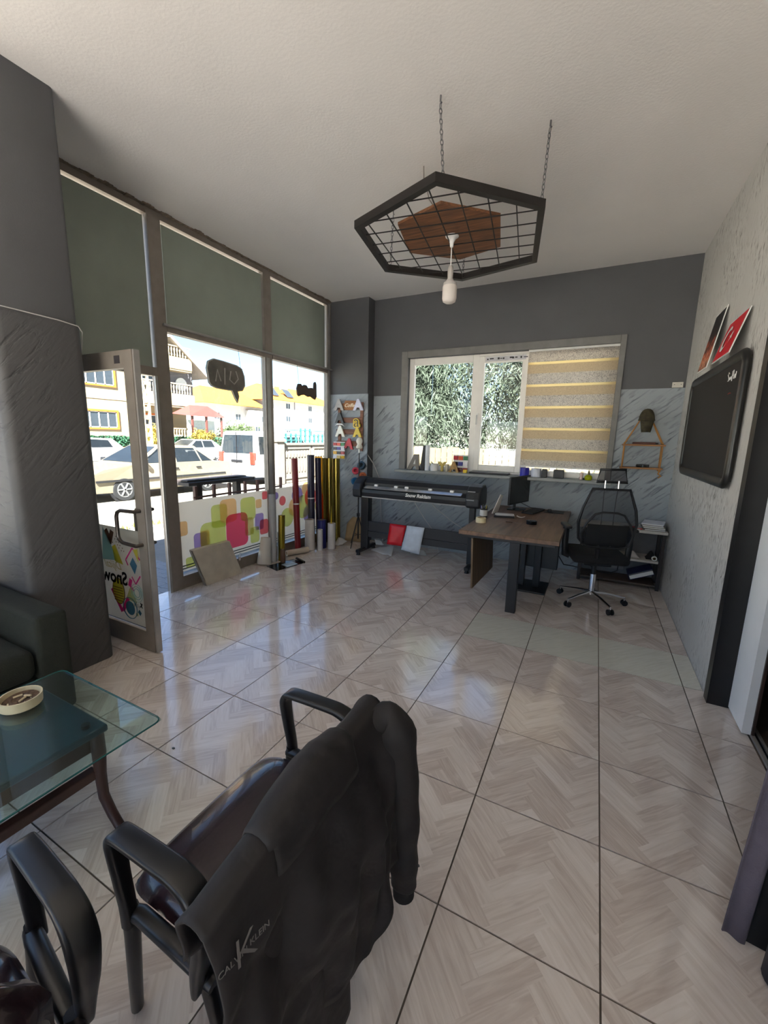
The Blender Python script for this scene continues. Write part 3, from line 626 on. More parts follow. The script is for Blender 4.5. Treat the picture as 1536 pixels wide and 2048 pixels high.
# --- vehicles (local x forward)
TYRE = mat('tyre_rubber', (16, 16, 17), .8); RIM = mat('alloy_rim', (130, 130, 132), .3, .7); CARGLASS = mat('car_window', (26, 30, 33), .12, var=.2, scale=2, spec=.4)
def car(name, label, loc, rotz, paint, body, cabin, hw, hwr, belt, roof, wheels, wr_, sides, front, rear, extra=None, group=None):
    t = thing(name, label, 'car' if name != 'van' else 'van', loc, rotz, group)
    def arch(x): return [(x + (wr_ + .05) * math.cos(a), .16 + max(0, (wr_ + .05) * math.sin(a) + wr_ * .6)) for a in [math.pi - k * math.pi / 8 for k in range(9)]]
    m = MB(); n = len(body); V = []
    wz = lambda z: hw - .05 * max(0, (z - .55)) * 1.2 - (.04 if z < .3 else 0)
    for s in (-1, 1):
        for (x, z) in body: m.v.append(Vector((x, s * wz(z), z)))
    m.f.append(tuple(range(n))); m.f.append(tuple(range(2 * n - 1, n - 1, -1)))
    for i in range(n): j = (i + 1) % n; m.f.append((i, n + i, n + j, j))
    m.build('body', paint, t, local=True)
    m = MB(); n = len(cabin); wc = lambda z: wz(belt) + (hwr - wz(belt)) * (z - belt) / (roof - belt)
    for s in (-1, 1):
        for (x, z) in cabin: m.v.append(Vector((x, s * wc(z), z)))
    m.f.append(tuple(range(n))); m.f.append(tuple(range(2 * n - 1, n - 1, -1)))
    for i in range(n): j = (i + 1) % n; m.f.append((i, n + i, n + j, j))
    m.build('cabin', paint, t, local=True)
    for poly in sides:
        for s in (-1, 1):
            MB().add([(x, s * (wc(z) + .006), z) for x, z in poly] + [(x, s * (wc(z) - .01), z) for x, z in poly], [tuple(range(len(poly))), tuple(range(2 * len(poly) - 1, len(poly) - 1, -1))] + [(i, len(poly) + i, len(poly) + (i + 1) % len(poly), (i + 1) % len(poly)) for i in range(len(poly))]).build('side_window', CARGLASS, t, local=True)
    for nm, ((x0, z0), (x1, z1)) in (('windscreen', front), ('rear_window', rear)):
        a, b = Vector((x0, 0, z0)), Vector((x1, 0, z1)); dr = (b - a); nrm = Vector((dr.z, 0, -dr.x)).normalized() * .008
        if (nm == 'rear_window') == (nrm.x > 0): nrm = -nrm
        p0, p1 = a + dr * .1 + nrm, a + dr * .9 + nrm; y0, y1 = wc(p0.z) * .9, wc(p1.z) * .9
        MB().add([(p0.x, -y0, p0.z), (p0.x, y0, p0.z), (p1.x, y1, p1.z), (p1.x, -y1, p1.z)], [(0, 1, 2, 3)]).build(nm, CARGLASS, t, local=True, solid=.01)
    for x in wheels:
        for s in (-1, 1):
            wv = MB().lathe([(wr_ * .6, -.09), (wr_ * .95, -.09), (wr_, -.05), (wr_, .05), (wr_ * .95, .09), (wr_ * .6, .09)], n=24, M=Matrix.Translation((x, s * (hw - .10), wr_)) @ Matrix.Rotation(R(90), 4, 'X')).build('wheel', TYRE, t, local=True, smooth=40)
            rm = MB(); rm.lathe([(0, -.075), (wr_ * .15, -.08), (wr_ * .15, .08), (0, .075)], n=12, M=Matrix.Translation((x, s * (hw - .10), wr_)) @ Matrix.Rotation(R(90), 4, 'X'))
            for k in range(6):
                a = k * math.pi / 3; rm.tube([(x, s * (hw - .02), wr_), (x + wr_ * .58 * math.cos(a), s * (hw - .02), wr_ + wr_ * .58 * math.sin(a))], .028, 6)
            rm.tube([(x + wr_ * .62 * math.cos(k * math.pi / 12), s * (hw - .03), wr_ + wr_ * .62 * math.sin(k * math.pi / 12)) for k in range(24)], .025, 6, closed=True)
            rm.build('rim', RIM, wv, local=True)
            MB().lathe([(0, -.02), (wr_ + .06, -.02), (wr_ + .06, .02), (0, .02)], n=20, M=Matrix.Translation((x, s * (hw - .075), wr_ + .02)) @ Matrix.Rotation(R(90), 4, 'X')).build('wheel_arch', BLACK, t, local=True)
    if extra: extra(t)
    return t
SILVER = mat('champagne_paint', (112, 103, 86), .3, .2, var=.03, coat=.4); CARWHITE = mat('white_car_paint', (146, 146, 144), .3, var=.02, coat=.4)
RED_L = mat('red_lamp', (200, 40, 30), .2); AMBER = mat('amber_lamp', (230, 190, 60), .2)
sed_b = [(-2.12, .30), (-2.15, .55), (-2.12, .86), (-1.3, .90), (.95, .90), (1.75, .80), (2.08, .66), (2.12, .45), (2.08, .25), (1.3, .22), (-1.3, .22)]
sed_c = [(-1.55, .89), (-.95, 1.36), (.15, 1.38), (.98, .89)]
def sed_x(t):
    MB().rbox((2.05, -.82, .30), (2.17, .82, .50), .03).build('bumper', mat('grey_bumper', (110, 108, 104), .6), t, local=True); MB().rbox((-2.2, -.82, .32), (-2.08, .82, .52), .03).build('bumper', MATS['grey_bumper'], t, local=True)
    for s in (-1, 1):
        MB().rbox((2.02, s * .62 - .14, .56), (2.13, s * .62 + .14, .70), .02).build('headlamp', AMBER if s > 0 else WHITE, t, local=True)
        MB().rbox((-2.17, s * .64 - .14, .60), (-2.10, s * .64 + .14, .80), .02).build('tail_lamp', RED_L, t, local=True)
        B((-1.9, s * .845 - .012, .50), (1.95, s * .845 + .012, .55)).build('side_moulding', BLACK, t, local=True)
        MB().rbox((.70, s * .92 - .10, .90), (.80, s * .92 + .06, 1.02), .03).build('mirror', BLACK, t, local=True)
        for x in (-.25, -1.0): MB().rbox((x, s * .845 - .02, .74), (x + .16, s * .845 + .02, .77), .006).build('door_handle', BLACK, t, local=True)
car('sedan', 'champagne four-door saloon car parked sideways across the street', (-8.95, 6.35, GZ - .02), R(-90), SILVER, sed_b, sed_c, .84, .62, .89, 1.38, (1.28, -1.22), .29,
    [[(.92, .92), (.78, .92), (.22, 1.30), (.10, 1.31)], [(.72, .92), (-.18, .92), (-.18, 1.31), (.18, 1.31)], [(-.24, .92), (-1.02, .92), (-.90, 1.30), (-.24, 1.31)], [(-1.07, .92), (-1.42, .92), (-.98, 1.25)]], ((.98, .89), (.15, 1.38)), ((-1.55, .89), (-.95, 1.36)), sed_x)
van_b = [(-2.05, .28), (-2.10, .50), (-2.08, 1.02), (.9, 1.02), (1.75, .92), (2.08, .66), (2.12, .3), (1.3, .24), (-1.3, .24)]
van_c = [(-2.08, 1.01), (-1.98, 1.78), (-1.85, 1.84), (.35, 1.84), (1.25, 1.01)]
def van_x(t):
    MB().rbox((-2.20, -.82, .30), (-2.05, .82, .52), .03).build('bumper', mat('white_bumper', (130, 128, 122), .5), t, local=True)
    for s in (-1, 1): MB().rbox((-2.14, s * .74 - .10, .72), (-2.03, s * .74 + .10, 1.12), .02).build('tail_lamp', RED_L, t, local=True)
    MB().rbox((-2.125, -.26, .78), (-2.09, .26, .86), .01).build('plate_recess', BLACK, t, local=True)
    B((-2.115, -.005, .55), (-2.085, .005, 1.80)).build('door_seam', BLACK, t, local=True)
car('van', 'white panel van seen from behind next to the ornate wall', (-8.75, 11.45, GZ - .02), R(90), CARWHITE, van_b, van_c, .86, .72, 1.01, 1.84, (1.32, -1.30), .31,
    [[(1.02, 1.06), (.35, 1.06), (.35, 1.66), (.45, 1.66)], [(.28, 1.06), (-.75, 1.06), (-.75, 1.66), (.28, 1.66)], [(-.82, 1.06), (-1.85, 1.06), (-1.82, 1.66), (-.82, 1.66)]], ((1.25, 1.01), (.35, 1.84)), ((-2.08, 1.01), (-1.98, 1.78)), van_x)
car('hatchback', 'white hatchback parked beyond the street, seen left of the open glass door', (-20.6, 10.2, GZ - .02), R(-80), CARWHITE, sed_b, [(-2.0, .89), (-1.5, 1.36), (.15, 1.42), (.98, .89)], .86, .64, .89, 1.42, (1.28, -1.22), .31,
    [[(.72, .92), (-.18, .92), (-.18, 1.33), (.18, 1.33)], [(-.24, .92), (-1.4, .92), (-1.25, 1.28), (-.24, 1.33)]], ((.98, .89), (.15, 1.42)), ((-2.0, .89), (-1.5, 1.36)), lambda t: [MB().rbox((-2.17, s * .64 - .16, .66), (-2.08, s * .64 + .16, .84), .02).build('tail_lamp', RED_L, t, local=True) for s in (-1, 1)])
car('sedan', 'white saloon car parked far behind, between the champagne saloon and the van', (-19.0, 15.6, GZ - .02), R(-90), CARWHITE, sed_b, sed_c, .84, .62, .89, 1.38, (1.28, -1.22), .29,
    [[(.72, .92), (-.18, .92), (-.18, 1.31), (.18, 1.31)], [(-.24, .92), (-1.02, .92), (-.90, 1.30), (-.24, 1.31)]], ((.98, .89), (.15, 1.38)), ((-1.55, .89), (-.95, 1.36)))

# --- apartment house across the street, street front at x = -30
CREAM = mat('cream_render', (140, 125, 98), .85, var=.04, scale=.6); ORANGE = mat('orange_surround', (168, 84, 20), .8); WINF = mat('window_frame_white', (160, 160, 158), .5); PANE = mat('dark_pane', (48, 54, 60), .15, spec=.4); GREYW = mat('grey_render', (84, 82, 86), .85)
apt = thing('apartment_house', 'cream apartment house with orange window surrounds and balconies across the street', 'building', (-33, 17, GZ))
B((-40, 6, GZ), (-30, 19.3, 9.2)).build('wall', CREAM, apt); B((-40, 19.3, GZ), (-30.9, 24.6, 8.6)).build('wall', CREAM, apt); B((-40, 22.6, 3.8), (-30.6, 25.2, 6.9)).build('gable_wall', GREYW, apt)
def win(par, x, y0, y1, z0, z1, surround=True, n=2):
    if surround:
        o = MB()
        for (a, b, c, d_) in ((y0 - .14, y0, z0 - .12, z1 + .14), (y1, y1 + .14, z0 - .12, z1 + .14), (y0, y1, z1, z1 + .14), (y0, y1, z0 - .12, z0)): o.box((x - .02, a, c), (x + .10, b, d_))
        o.build('window_surround', ORANGE, par)
    f = MB(); w = (y1 - y0) / n
    for k in range(n + 1): f.box((x - .01, y0 + k * w - .04, z0), (x + .05, y0 + k * w + .04, z1))
    f.box((x - .01, y0, z0), (x + .05, y1, z0 + .07)).box((x - .01, y0, z1 - .07), (x + .05, y1, z1))
    fr = f.build('window', WINF, par)
    for k in range(n): B((x, y0 + k * w + .04, z0 + .07), (x + .02, y0 + (k + 1) * w - .04, z1 - .07)).build('pane', PANE, fr)
for (z0, z1) in ((1.85, 3.0), (4.9, 6.2), (7.6, 8.7)):
    win(apt, -30, 15.4, 17.9, z0, z1, n=4); win(apt, -30, 9.5, 12.0, z0, z1, n=3); win(apt, -30.9, 20.4, 22.0, z0, z1)
for z in (1.2, 3.9, 6.9): B((-30.02, 6, z), (-29.96, 19.3, z + .06)).build('string_course', mat('band_brown', (150, 130, 110), .8), apt)
for (z, y0, y1) in ((3.85, 19.3, 24.5), (6.85, 19.3, 24.4), (.9, 19.3, 24.2)):
    b = B((-31, y0, z - .14), (-29.6, y1, z)).build('balcony', CREAM, apt)
    B((-29.62, y0, z), (-29.55, y1, z + (.95 if z > 1 else .3))).build('parapet', CREAM, b)
    B((-29.66, y0, z + 1.75 if z > 1 else z + 1.0), (-29.54, y1, z + 1.85 if z > 1 else z + 1.1)).build('handrail', CREAM, b)
    bs = MB().lathe([(.03, 0), (.07, .1), (.04, .3), (.07, .55), (.03, .75)], n=8).build('baluster', CREAM, b, local=True); bs.location = (-29.6 + 33, y0 + .15 - 17, z + (.97 if z > 1 else .3) - GZ)
    b0 = bs.location.copy(); n = int((y1 - y0) / .26)
    for k in range(1, n): place(bs, 'baluster', b, (b0.x, b0.y + k * .26, b0.z))
MB().prism(circ(24.0, 5.75, .55, 24), 'x', -30.62, -30.5).build('round_window', mat('white_disc', (190, 190, 186), .7), apt)
rf = MB().prism([(18.8, 8.9), (22.4, 9.5), (26.1, 6.6), (26.0, 6.4), (22.4, 9.25), (18.8, 8.6)], 'x', -40, -29.4).build('roof', mat('grey_white_eave', (150, 142, 132), .8), apt)
B((-40.3, 5.8, 9.2), (-29.4, 19.4, 9.5)).build('roof_slab', MATS['grey_white_eave'], apt)
po = thing('porch', 'dark timber porch with a dull red tiled roof beside the apartment house', 'building', (-29, 24.4, GZ))
RTIM = mat('red_timber', (74, 34, 28), .7)
MB().add([(-29.9, 22.4, 3.2), (-27.6, 22.4, 3.0), (-27.6, 26.1, 3.0), (-29.9, 26.1, 3.2), (-28.9, 23.4, 3.95), (-28.6, 25.0, 3.95)], [(0, 1, 4), (1, 2, 5, 4), (2, 3, 5), (3, 0, 4, 5), (0, 3, 2, 1)]).build('roof', mat('dull_red_tiles', (92, 34, 28), .8, bump=.6, bscale=8), po)
for y in (22.7, 24.1, 25.7): B((-27.9, y, GZ), (-27.75, y + .15, 3.05)).build('post', RTIM, po)
B((-27.85, 22.7, GZ), (-27.78, 25.8, 1.35)).build('parapet', RTIM, po); B((-28.6, 22.9, 1.35), (-28.5, 25.6, 2.7)).build('screen', mat('pale_curtain', (196, 206, 200), .8), po)
# --- garden wall, hedge, pole
br = thing('brick_wall', 'low tan brick wall under the green hedge across the street', 'wall', (-27, 18, GZ))
B((-27.3, 2, GZ), (-27.02, 30, .48)).build('wall_core', mat('mortar', (140, 126, 104), .9), br)
bk = B((0, -.28, -.10), (.05, .28, .10)).build('brick', mat('tan_brick', (124, 84, 50), .85, var=.15, scale=2), br, local=True); bk.location = (0, -3.6, .12)
for r_ in range(3):
    for k in range(34):
        if r_ == 0 and k == 0: continue
        place(bk, 'brick', br, (0, -3.6 + k * .6 + (r_ % 2) * .3, .12 + r_ * .22))
hg = leaf_cloud(6000, (0, 0, 0), (.28, 8.5, .42), .12, 31).v
h = MB(); rnd = random.Random(5)
for k in range(7000):
    p = Vector((-27.0 + rnd.uniform(-.3, .12), rnd.uniform(8, 27), rnd.uniform(.66, 1.28))); a = Vector((rnd.uniform(-1, 1), rnd.uniform(-1, 1), rnd.uniform(-1, 1))).normalized(); b = a.orthogonal().normalized(); s = rnd.uniform(.06, .13); o = len(h.v)
    h.v += [p - b * s * .5, p + a * s, p + b * s * .5, p - a * s]; h.f.append((o, o + 1, o + 2, o + 3))
hd_ = thing('hedge', 'long clipped green hedge on top of the low brick wall', 'hedge', (-27, 17, .48)); q = h.build('foliage', HEDGE, hd_); q['kind'] = 'stuff'; B((-27.2, 8, .485), (-27.05, 27, 1.15)).build('hedge_core', mat('hedge_dark', (24, 66, 42), .9), hd_)
cp = thing('concrete_pole', 'tall concrete lattice utility pole beside the hedge', 'pole', (-24, 16.3, GZ))
for yy in (16.1, 16.5): B((-24.08, yy - .05, GZ), (-23.9, yy + .05, 9)).build('chord', mat('pole_concrete', (150, 140, 110), .85), cp)
for k in range(16): B((-24.05, 16.15, .2 + k * .55), (-23.95, 16.45, .45 + k * .55)).build('web', MATS['pole_concrete'], cp)
tree('street_bush', 'dense dark green bushes behind the van', 'bush', (-29.6, 29.2, GZ), (1.2, 2.6, 1.5), 1.5, 5000, .14, LEAF, 41, None, 0, 1, .05)
tree('street_bush', 'yellow-green shrub in front of the dark timber porch', 'bush', (-26.1, 22.2, GZ), (.5, 1.4, .8), 1.3, 2200, .12, LEAF_Y, 42, None, 0, 1, .04)
tree('street_bush', 'yellow-green shrub at the concrete pole', 'bush', (-26.1, 18.2, GZ), (.5, .9, .9), 1.5, 1800, .12, LEAF_Y, 43, None, 0, 1, .04)
# --- house with the orange roof, far right
oh = thing('orange_roof_house', 'white three-storey house with an orange roof and solar panels', 'building', (-60, 74, GZ))
WHR = mat('white_render', (142, 140, 135), .85, var=.03); ORF = mat('orange_tiles', (178, 106, 20), .8, var=.1, scale=1, bump=.3, bscale=6)
B((-74, 65.5, GZ), (-58, 90, 8.9)).build('wall', WHR, oh)
MB().add([(-75, 64.5, 8.8), (-57, 64.5, 8.8), (-57, 91, 8.8), (-75, 91, 8.8), (-66, 70, 12.8), (-66, 86, 12.8)], [(0, 1, 4), (1, 2, 5, 4), (2, 3, 5), (3, 0, 4, 5), (0, 3, 2, 1)]).build('roof', ORF, oh)
for (y0, y1) in ((70.2, 71.6), (78.0, 79.3), (84, 85.4)):
    for z0 in (1.5, 4.5, 7.2): win(oh, -58, y0, y1, z0, z0 + 1.2, False)
B((-58.0, 73.0, 0), (-57.9, 73.15, 8.8)).build('downpipe', GREYW, oh)
ow = thing('white_house', 'white house with orange roof and stepped balconies behind the hanging speech bubble', 'building', (-60, 56, GZ))
B((-72, 50, GZ), (-59, 64.4, 7.0)).build('wall', WHR, ow); B((-59, 59.5, 3.2), (-57.5, 64.4, 6.2)).build('balcony', WHR, ow)
MB().add([(-73, 49, 6.9), (-57.8, 49, 6.9), (-57.8, 64.45, 6.9), (-73, 64.45, 6.9), (-66, 55, 10.6), (-66, 64, 10.6)], [(0, 1, 4), (1, 2, 5, 4), (2, 3, 5), (3, 0, 4, 5), (0, 3, 2, 1)]).build('roof', ORF, ow)
for (y0, z0) in ((52, 4.2), (57, 4.2), (60.5, 2.0), (55, 1.4), (62.3, 4.0)): win(ow, -59 if y0 < 59 else -57.5, y0, y0 + 1.3, z0, z0 + 1.2, False)
for k, y in enumerate((67.3, 71.6)):
    sp = thing('solar_panel', ('smaller' if k == 0 else 'larger') + ' solar water heater panel on the orange roof', 'solar panel', (-60.5, y + .8, 9.6), 0, 'solar heaters on the orange roof')
    MB().add([(-58.6, y, 9.75), (-58.6, y + 1.6 + k * .5, 9.75), (-60.2, y + 1.6 + k * .5, 11.4), (-60.2, y, 11.4)], [(0, 1, 2, 3)]).build('collector', PANE, sp, solid=.1)
    MB().cyl((-60.5, y - .1, 11.7), (-60.5, y + 1.9, 11.7), .35, n=12).build('tank', ALU_LT, sp, smooth=40); B((-60.3, y + .5, 9.6), (-60.2, y + .6, 11.4)).build('strut', STEEL, sp)
# --- ornate precast wall with gate pier, green railing behind
pw = thing('ornate_wall', 'grey precast garden wall with raised relief panels and a capped pier', 'wall', (-7.7, 11, GZ))
PC = mat('precast_concrete', (98, 91, 82), .85, var=.08, scale=3, bump=.3, bscale=30)
B((-7.75, 9.95, GZ), (-7.45, 10.32, 1.36)).build('pier', PC, pw); B((-7.80, 9.90, 1.36), (-7.40, 10.37, 1.44)).build('pier_cap', PC, pw)
MB().add([(-7.78, 9.92, 1.44), (-7.42, 9.92, 1.44), (-7.42, 10.35, 1.44), (-7.78, 10.35, 1.44), (-7.6, 10.135, 1.74)], [(0, 1, 4), (1, 2, 4), (2, 3, 4), (3, 0, 4), (0, 3, 2, 1)]).build('pier_finial', PC, pw)
for k in range(3):
    y0 = 10.34 + k * 1.75
    pn = B((-7.68, y0, GZ), (-7.60, y0 + 1.70, 1.24)).build('panel', PC, pw); B((-7.72, y0 - .02, 1.24), (-7.54, y0 + 1.73, 1.32)).build('coping', PC, pw)
    for (a, b, c, dd) in ((y0 + .06, y0 + 1.64, 1.10, 1.16), (y0 + .06, y0 + 1.64, .02, .08), (y0 + .06, y0 + .12, .08, 1.10), (y0 + 1.58, y0 + 1.64, .08, 1.10)): B((-7.605, a, c), (-7.565, b, dd)).build('moulding', PC, pn)
    for j in range(8):
        yy = y0 + .24 + j * .175
        MB().prism([(yy - .035, .80), (yy + .035, .80), (yy + .05, .95), (yy, 1.04), (yy - .05, .95)], 'x', -7.605, -7.57).build('leaf_relief', PC, pn)
        MB().prism(circ(yy, .45, .055, 10, .22), 'x', -7.605, -7.575).build('leaf_relief', PC, pn)
gf = thing('green_railing', 'teal green metal railing above the ornate wall', 'railing', (-7.64, 12, 1.3205)); GRN = mat('teal_paint', (36, 92, 86), .5)
for z in (1.40, 1.58, 1.76): B((-7.66, 10.6, z), (-7.62, 15.5, z + .03)).build('rail', GRN, gf)
for k in range(18): B((-7.67, 10.6 + k * .28, 1.3205), (-7.61, 10.65 + k * .28, 1.66 + .2 * ((k // 3) % 2))).build('post', GRN, gf)
# --- bar table and little railing on the pavement
ct = thing('bar_table', 'dark wooden bar table standing on the pavement outside the window', 'table', (-3.2, 3.65, GZ)); DKW = mat('dark_wood', (58, 50, 48), .6)
B((-3.40, 2.98, .80), (-3.02, 4.32, .85)).build('table_top', DKW, ct); B((-3.36, 3.02, .86), (-3.1, 4.2, .88)).build('table_leaf', DKW, ct)
for y in (3.27, 4.07): B((-3.25, y - .05, GZ), (-3.15, y + .05, .80)).build('leg', DKW, ct); B((-3.4, y - .05, GZ), (-3.0, y + .05, GZ + .05)).build('foot', DKW, ct)
rl = thing('low_railing', 'low brown post railing on the pavement beside the bar table', 'railing', (-2.95, 3.9, GZ)); BRW = mat('brown_paint', (104, 66, 56), .6)
for y in (3.04, 3.38, 3.69, 4.03, 4.32, 4.62, 4.93): B((-2.98, y - .02, GZ), (-2.94, y + .02, .80)).build('post', BRW, rl)
B((-2.975, 3.0, .62), (-2.945, 4.95, .645)).build('rail', BRW, rl)

# ================================================================== HANGING LAMP
hl = thing('hexagon_pendant', 'black hexagonal wire-grid ceiling pendant with a wooden centre and white bulb', 'pendant lamp', (1.20, 2.13, 3.50))
HZ = 3.03
HV = [(0.651, 1.616), (1.356, 1.342), (1.890, 1.887), (1.738, 2.721), (1.061, 2.879), (0.498, 2.396)]
hc = (sum(p[0] for p in HV) / 6, sum(p[1] for p in HV) / 6)
IRON = mat('black_iron', (34, 30, 28), .5, .3)
def inset(p, d):
    v = Vector((hc[0] - p[0], hc[1] - p[1])).normalized() * d; return (p[0] + v.x, p[1] + v.y)
HI = [inset(p, .05) for p in HV]
for i in range(6):
    j = (i + 1) % 6; a, b, c, d_ = HV[i], HV[j], HI[j], HI[i]
    MB().add([(*a, HZ), (*b, HZ), (*c, HZ), (*d_, HZ), (*a, HZ + .05), (*b, HZ + .05), (*c, HZ + .05), (*d_, HZ + .05)], [(0, 3, 2, 1), (4, 5, 6, 7), (0, 1, 5, 4), (1, 2, 6, 5), (2, 3, 7, 6), (3, 0, 4, 7)]).build('frame_bar', IRON, hl)
def chord(org, dr, poly):
    ts = []
    for i in range(6):
        a, b = Vector(poly[i]), Vector(poly[(i + 1) % 6]); e_ = b - a; den = dr.x * e_.y - dr.y * e_.x
        if abs(den) < 1e-6: continue
        w = a - org; t = (w.x * e_.y - w.y * e_.x) / den; u = (w.x * dr.y - w.y * dr.x) / den
        if 0 <= u <= 1: ts.append(t)
    return (min(ts), max(ts)) if len(ts) >= 2 else None
for ang, n, sp, off in ((R(8), 4, .165, .03), (R(98), 4, .165, .02)):
    dr = Vector((math.cos(ang), math.sin(ang))); nr = Vector((-dr.y, dr.x))
    for k in range(-n, n + 1):
        org = Vector(hc) + nr * (k * sp + off); c = chord(org, dr, HI)
        if c and c[1] - c[0] > .12:
            a, b = org + dr * c[0], org + dr * c[1]
            MB().cyl((a.x, a.y, HZ + .015 + (.006 if ang > 1 else 0)), (b.x, b.y, HZ + .015 + (.006 if ang > 1 else 0)), .0045, n=6).build('grid_wire', IRON, hl)
WOODHEX = wood('rust_wood', (92, 56, 32), (142, 92, 56), 'X', .6, 2)
HP = [(.895, 1.815), (1.265, 1.685), (1.585, 1.995), (1.49, 2.46), (1.13, 2.56), (.79, 2.27)]
plate = MB().prism(HP, 'z', HZ + .06, HZ + .078).build('wooden_plate', WOODHEX, hl)
ctr = (1.20, 2.13)
MB().lathe([(.004, 0), (.012, .0), (.016, .03), (.03, .055), (.05, .07), (.05, .075), (0, .075)], (ctr[0], ctr[1], HZ - .075 + .058), 20).build('ceiling_cup', WHITE, hl, smooth=40)
MB().cyl((*ctr, HZ - .02), (*ctr, 2.84), .004, n=8).build('cord', WHITE, hl)
bb = MB().lathe([(0, 0), (.012, 0), (.020, .01), (.022, .07), (.018, .10), (.008, .11), (0, .11)], (ctr[0], ctr[1], 2.775), 20).build('socket', mat('socket_grey', (176, 170, 164), .5), hl, smooth=40)
MB().lathe([(0, 0), (.03, .002), (.048, .012), (.055, .035), (.055, .115), (.052, .125)], (ctr[0], ctr[1], 2.615), 24).build('bulb', mat('opal_bulb', (244, 236, 228), .3, var=.01, trans=.3), hl, smooth=60)
MB().lathe([(.052, 0), (.05, .02), (.03, .035), (.022, .05), (0, .05)], (ctr[0], ctr[1], 2.74), 24).build('bulb_collar', mat('collar_grey', (206, 200, 194), .5), hl, smooth=60)
def chain(a, b, par):
    a, b = Vector(a), Vector(b); L = (b - a).length; n = int(L / .026); m = MB(); d_ = (b - a).normalized(); e1 = d_.orthogonal().normalized(); e2 = d_.cross(e1)
    for k in range(n):
        c = a + d_ * (L * (k + .5) / n); w = e1 if k % 2 else e2
        m.tube([c + d_ * math.cos(q) * .0175 + w * math.sin(q) * .0085 for q in [2 * math.pi * i / 8 for i in range(8)]], .0026, 5, closed=True)
    m.build('chain', STEEL, par)
    MB().tube([(a.x, a.y, 3.499), (a.x, a.y, 3.47), (a.x + .008, a.y, 3.46)], .005, 6).build('ceiling_hook', STEEL, par)
for (x, y, cx, cy) in ((1.38, 1.40, 1.341, 1.411), (1.865, 1.885, 1.882, 1.870), (1.073, 2.84, 1.09, 2.83), (.56, 2.38, .58, 2.37)): chain((cx, cy, 3.46), (x, y, HZ + .05), hl)
MB().tube([(1.025, 1.947, 3.499), (1.03, 1.95, 3.40), (1.05, 1.97, 3.36), (1.06, 1.98, 3.30), (1.13, 2.05, 3.2), (1.19, 2.12, HZ + .08)], .004, 6).build('supply_cable', mat('cable_grey', (120, 112, 104), .6), hl)

# ================================================================== PLOTTER
ply = thing('cutting_plotter', 'long black vinyl cutting plotter on a floor stand in front of the window wall', 'plotter', (.32, 3.72, 0))
PB = mat('plotter_black', (34, 35, 38), .4, var=.06)
prof = [(3.60, .80), (3.585, .86), (3.59, .90), (3.63, .935), (3.66, .945), (3.66, .985), (3.72, 1.03), (3.80, 1.045), (3.87, 1.02), (3.90, .95), (3.90, .84), (3.86, .80)]
MB().prism(prof, 'x', -.40, 1.02).build('body', PB, ply, smooth=20)
capp = [(3.555, .80), (3.55, .90), (3.58, .975), (3.65, 1.035), (3.74, 1.06), (3.83, 1.055), (3.90, 1.01), (3.925, .92), (3.92, .82), (3.88, .785), (3.60, .785)]
for (a, b) in ((-.53, -.40), (1.02, 1.19)):
    o = MB().prism(capp, 'x', a, b).build('end_cap', PB, ply); bv = o.modifiers.new('bevel', 'BEVEL'); bv.width = .022; bv.segments = 3
MB().prism([(3.655, .945), (3.64, .950), (3.575, .925), (3.578, .918)], 'x', -.36, .96).build('feed_strip', mat('strip_silver', (186, 186, 186), .25, .6), ply)
B((-.38, 3.675, .955), (1.0, 3.69, .995)).build('carriage_rail', BLACK_G, ply)
for x in (-.24, .05, .20, .52, .80): MB().rbox((x, 3.635, .945), (x + .05, 3.675, .972), .006).build('pinch_roller', WHITE, ply)
kp = MB().add([(1.035, 3.552, .88), (1.125, 3.552, .88), (1.125, 3.592, .985), (1.035, 3.592, .985)], [(0, 1, 2, 3)]).build('keypad', mat('keypad_grey', (150, 152, 154), .4), ply, solid=.012)
for i in range(3):
    for j in range(4):
        z = .895 + j * .02; y = 3.548 + (z - .88) * .38; B((1.045 + i * .027, y - .006, z), (1.064 + i * .027, y + .002, z + .012)).build('key', BLACK, kp)
B((-.40, 3.59, .795), (1.02, 3.605, .808)).build('lower_trim', mat('trim_silver', (150, 150, 152), .3, .6), ply)
text('Snow Reklam', .062, 'lettering', WHITE, ply, frame_mat((.405, 3.5835, .873), (1, 0, 0), (0, -.05, 1)), extrude=.0008, shear=.25, fat=.0018)
for x in (-.475, 1.035):
    MB().rbox((x, 3.70, .06), (x + .11 if x < 0 else x + .07, 3.77, .785), .006).build('leg', BLACK_S, ply)
    cx = x + .05
    ft = MB().rbox((cx - .03, 3.53, .03), (cx + .03, 4.02, .075), .01).build('foot', BLACK_S, ply)
    for yy in (3.56, 3.99): MB().cyl((cx, yy, 0), (cx, yy, .034), .03, .022, 12).build('glide', BLACK, ft, smooth=40)
MB().rbox((-.37, 3.715, .225), (1.04, 3.745, .45), .004).build('cross_panel', mat('panel_charcoal', (44, 44, 47), .5), ply); B((-.37, 3.711, .31), (1.04, 3.7149, .316)).build('panel_groove', BLACK_G, ply)
def sheet(name, label, pts, m, nu=6, nv=6, wob=.006, seed=1):
    r_ = random.Random(seed); a, b, c, d_ = [Vector(p) for p in pts]; ph = r_.uniform(0, 6)
    nrm = (b - a).cross(d_ - a).normalized()
    o = MB().grid(lambda u, v: a.lerp(b, u).lerp(d_.lerp(c, u), v) + nrm * wob * math.sin(u * 4 + v * 3 + ph), nu, nv).build(name, m, None, smooth=60, solid=.0012)
    return tag(o, label, 'paper')
sheet('red_sheet', 'glossy red vinyl sheet hanging from the plotter cross bar', [(-.03, 3.706, .455), (.215, 3.706, .455), (.165, 3.668, .18), (-.05, 3.672, .175)], mat('red_vinyl', (206, 24, 38), .3))
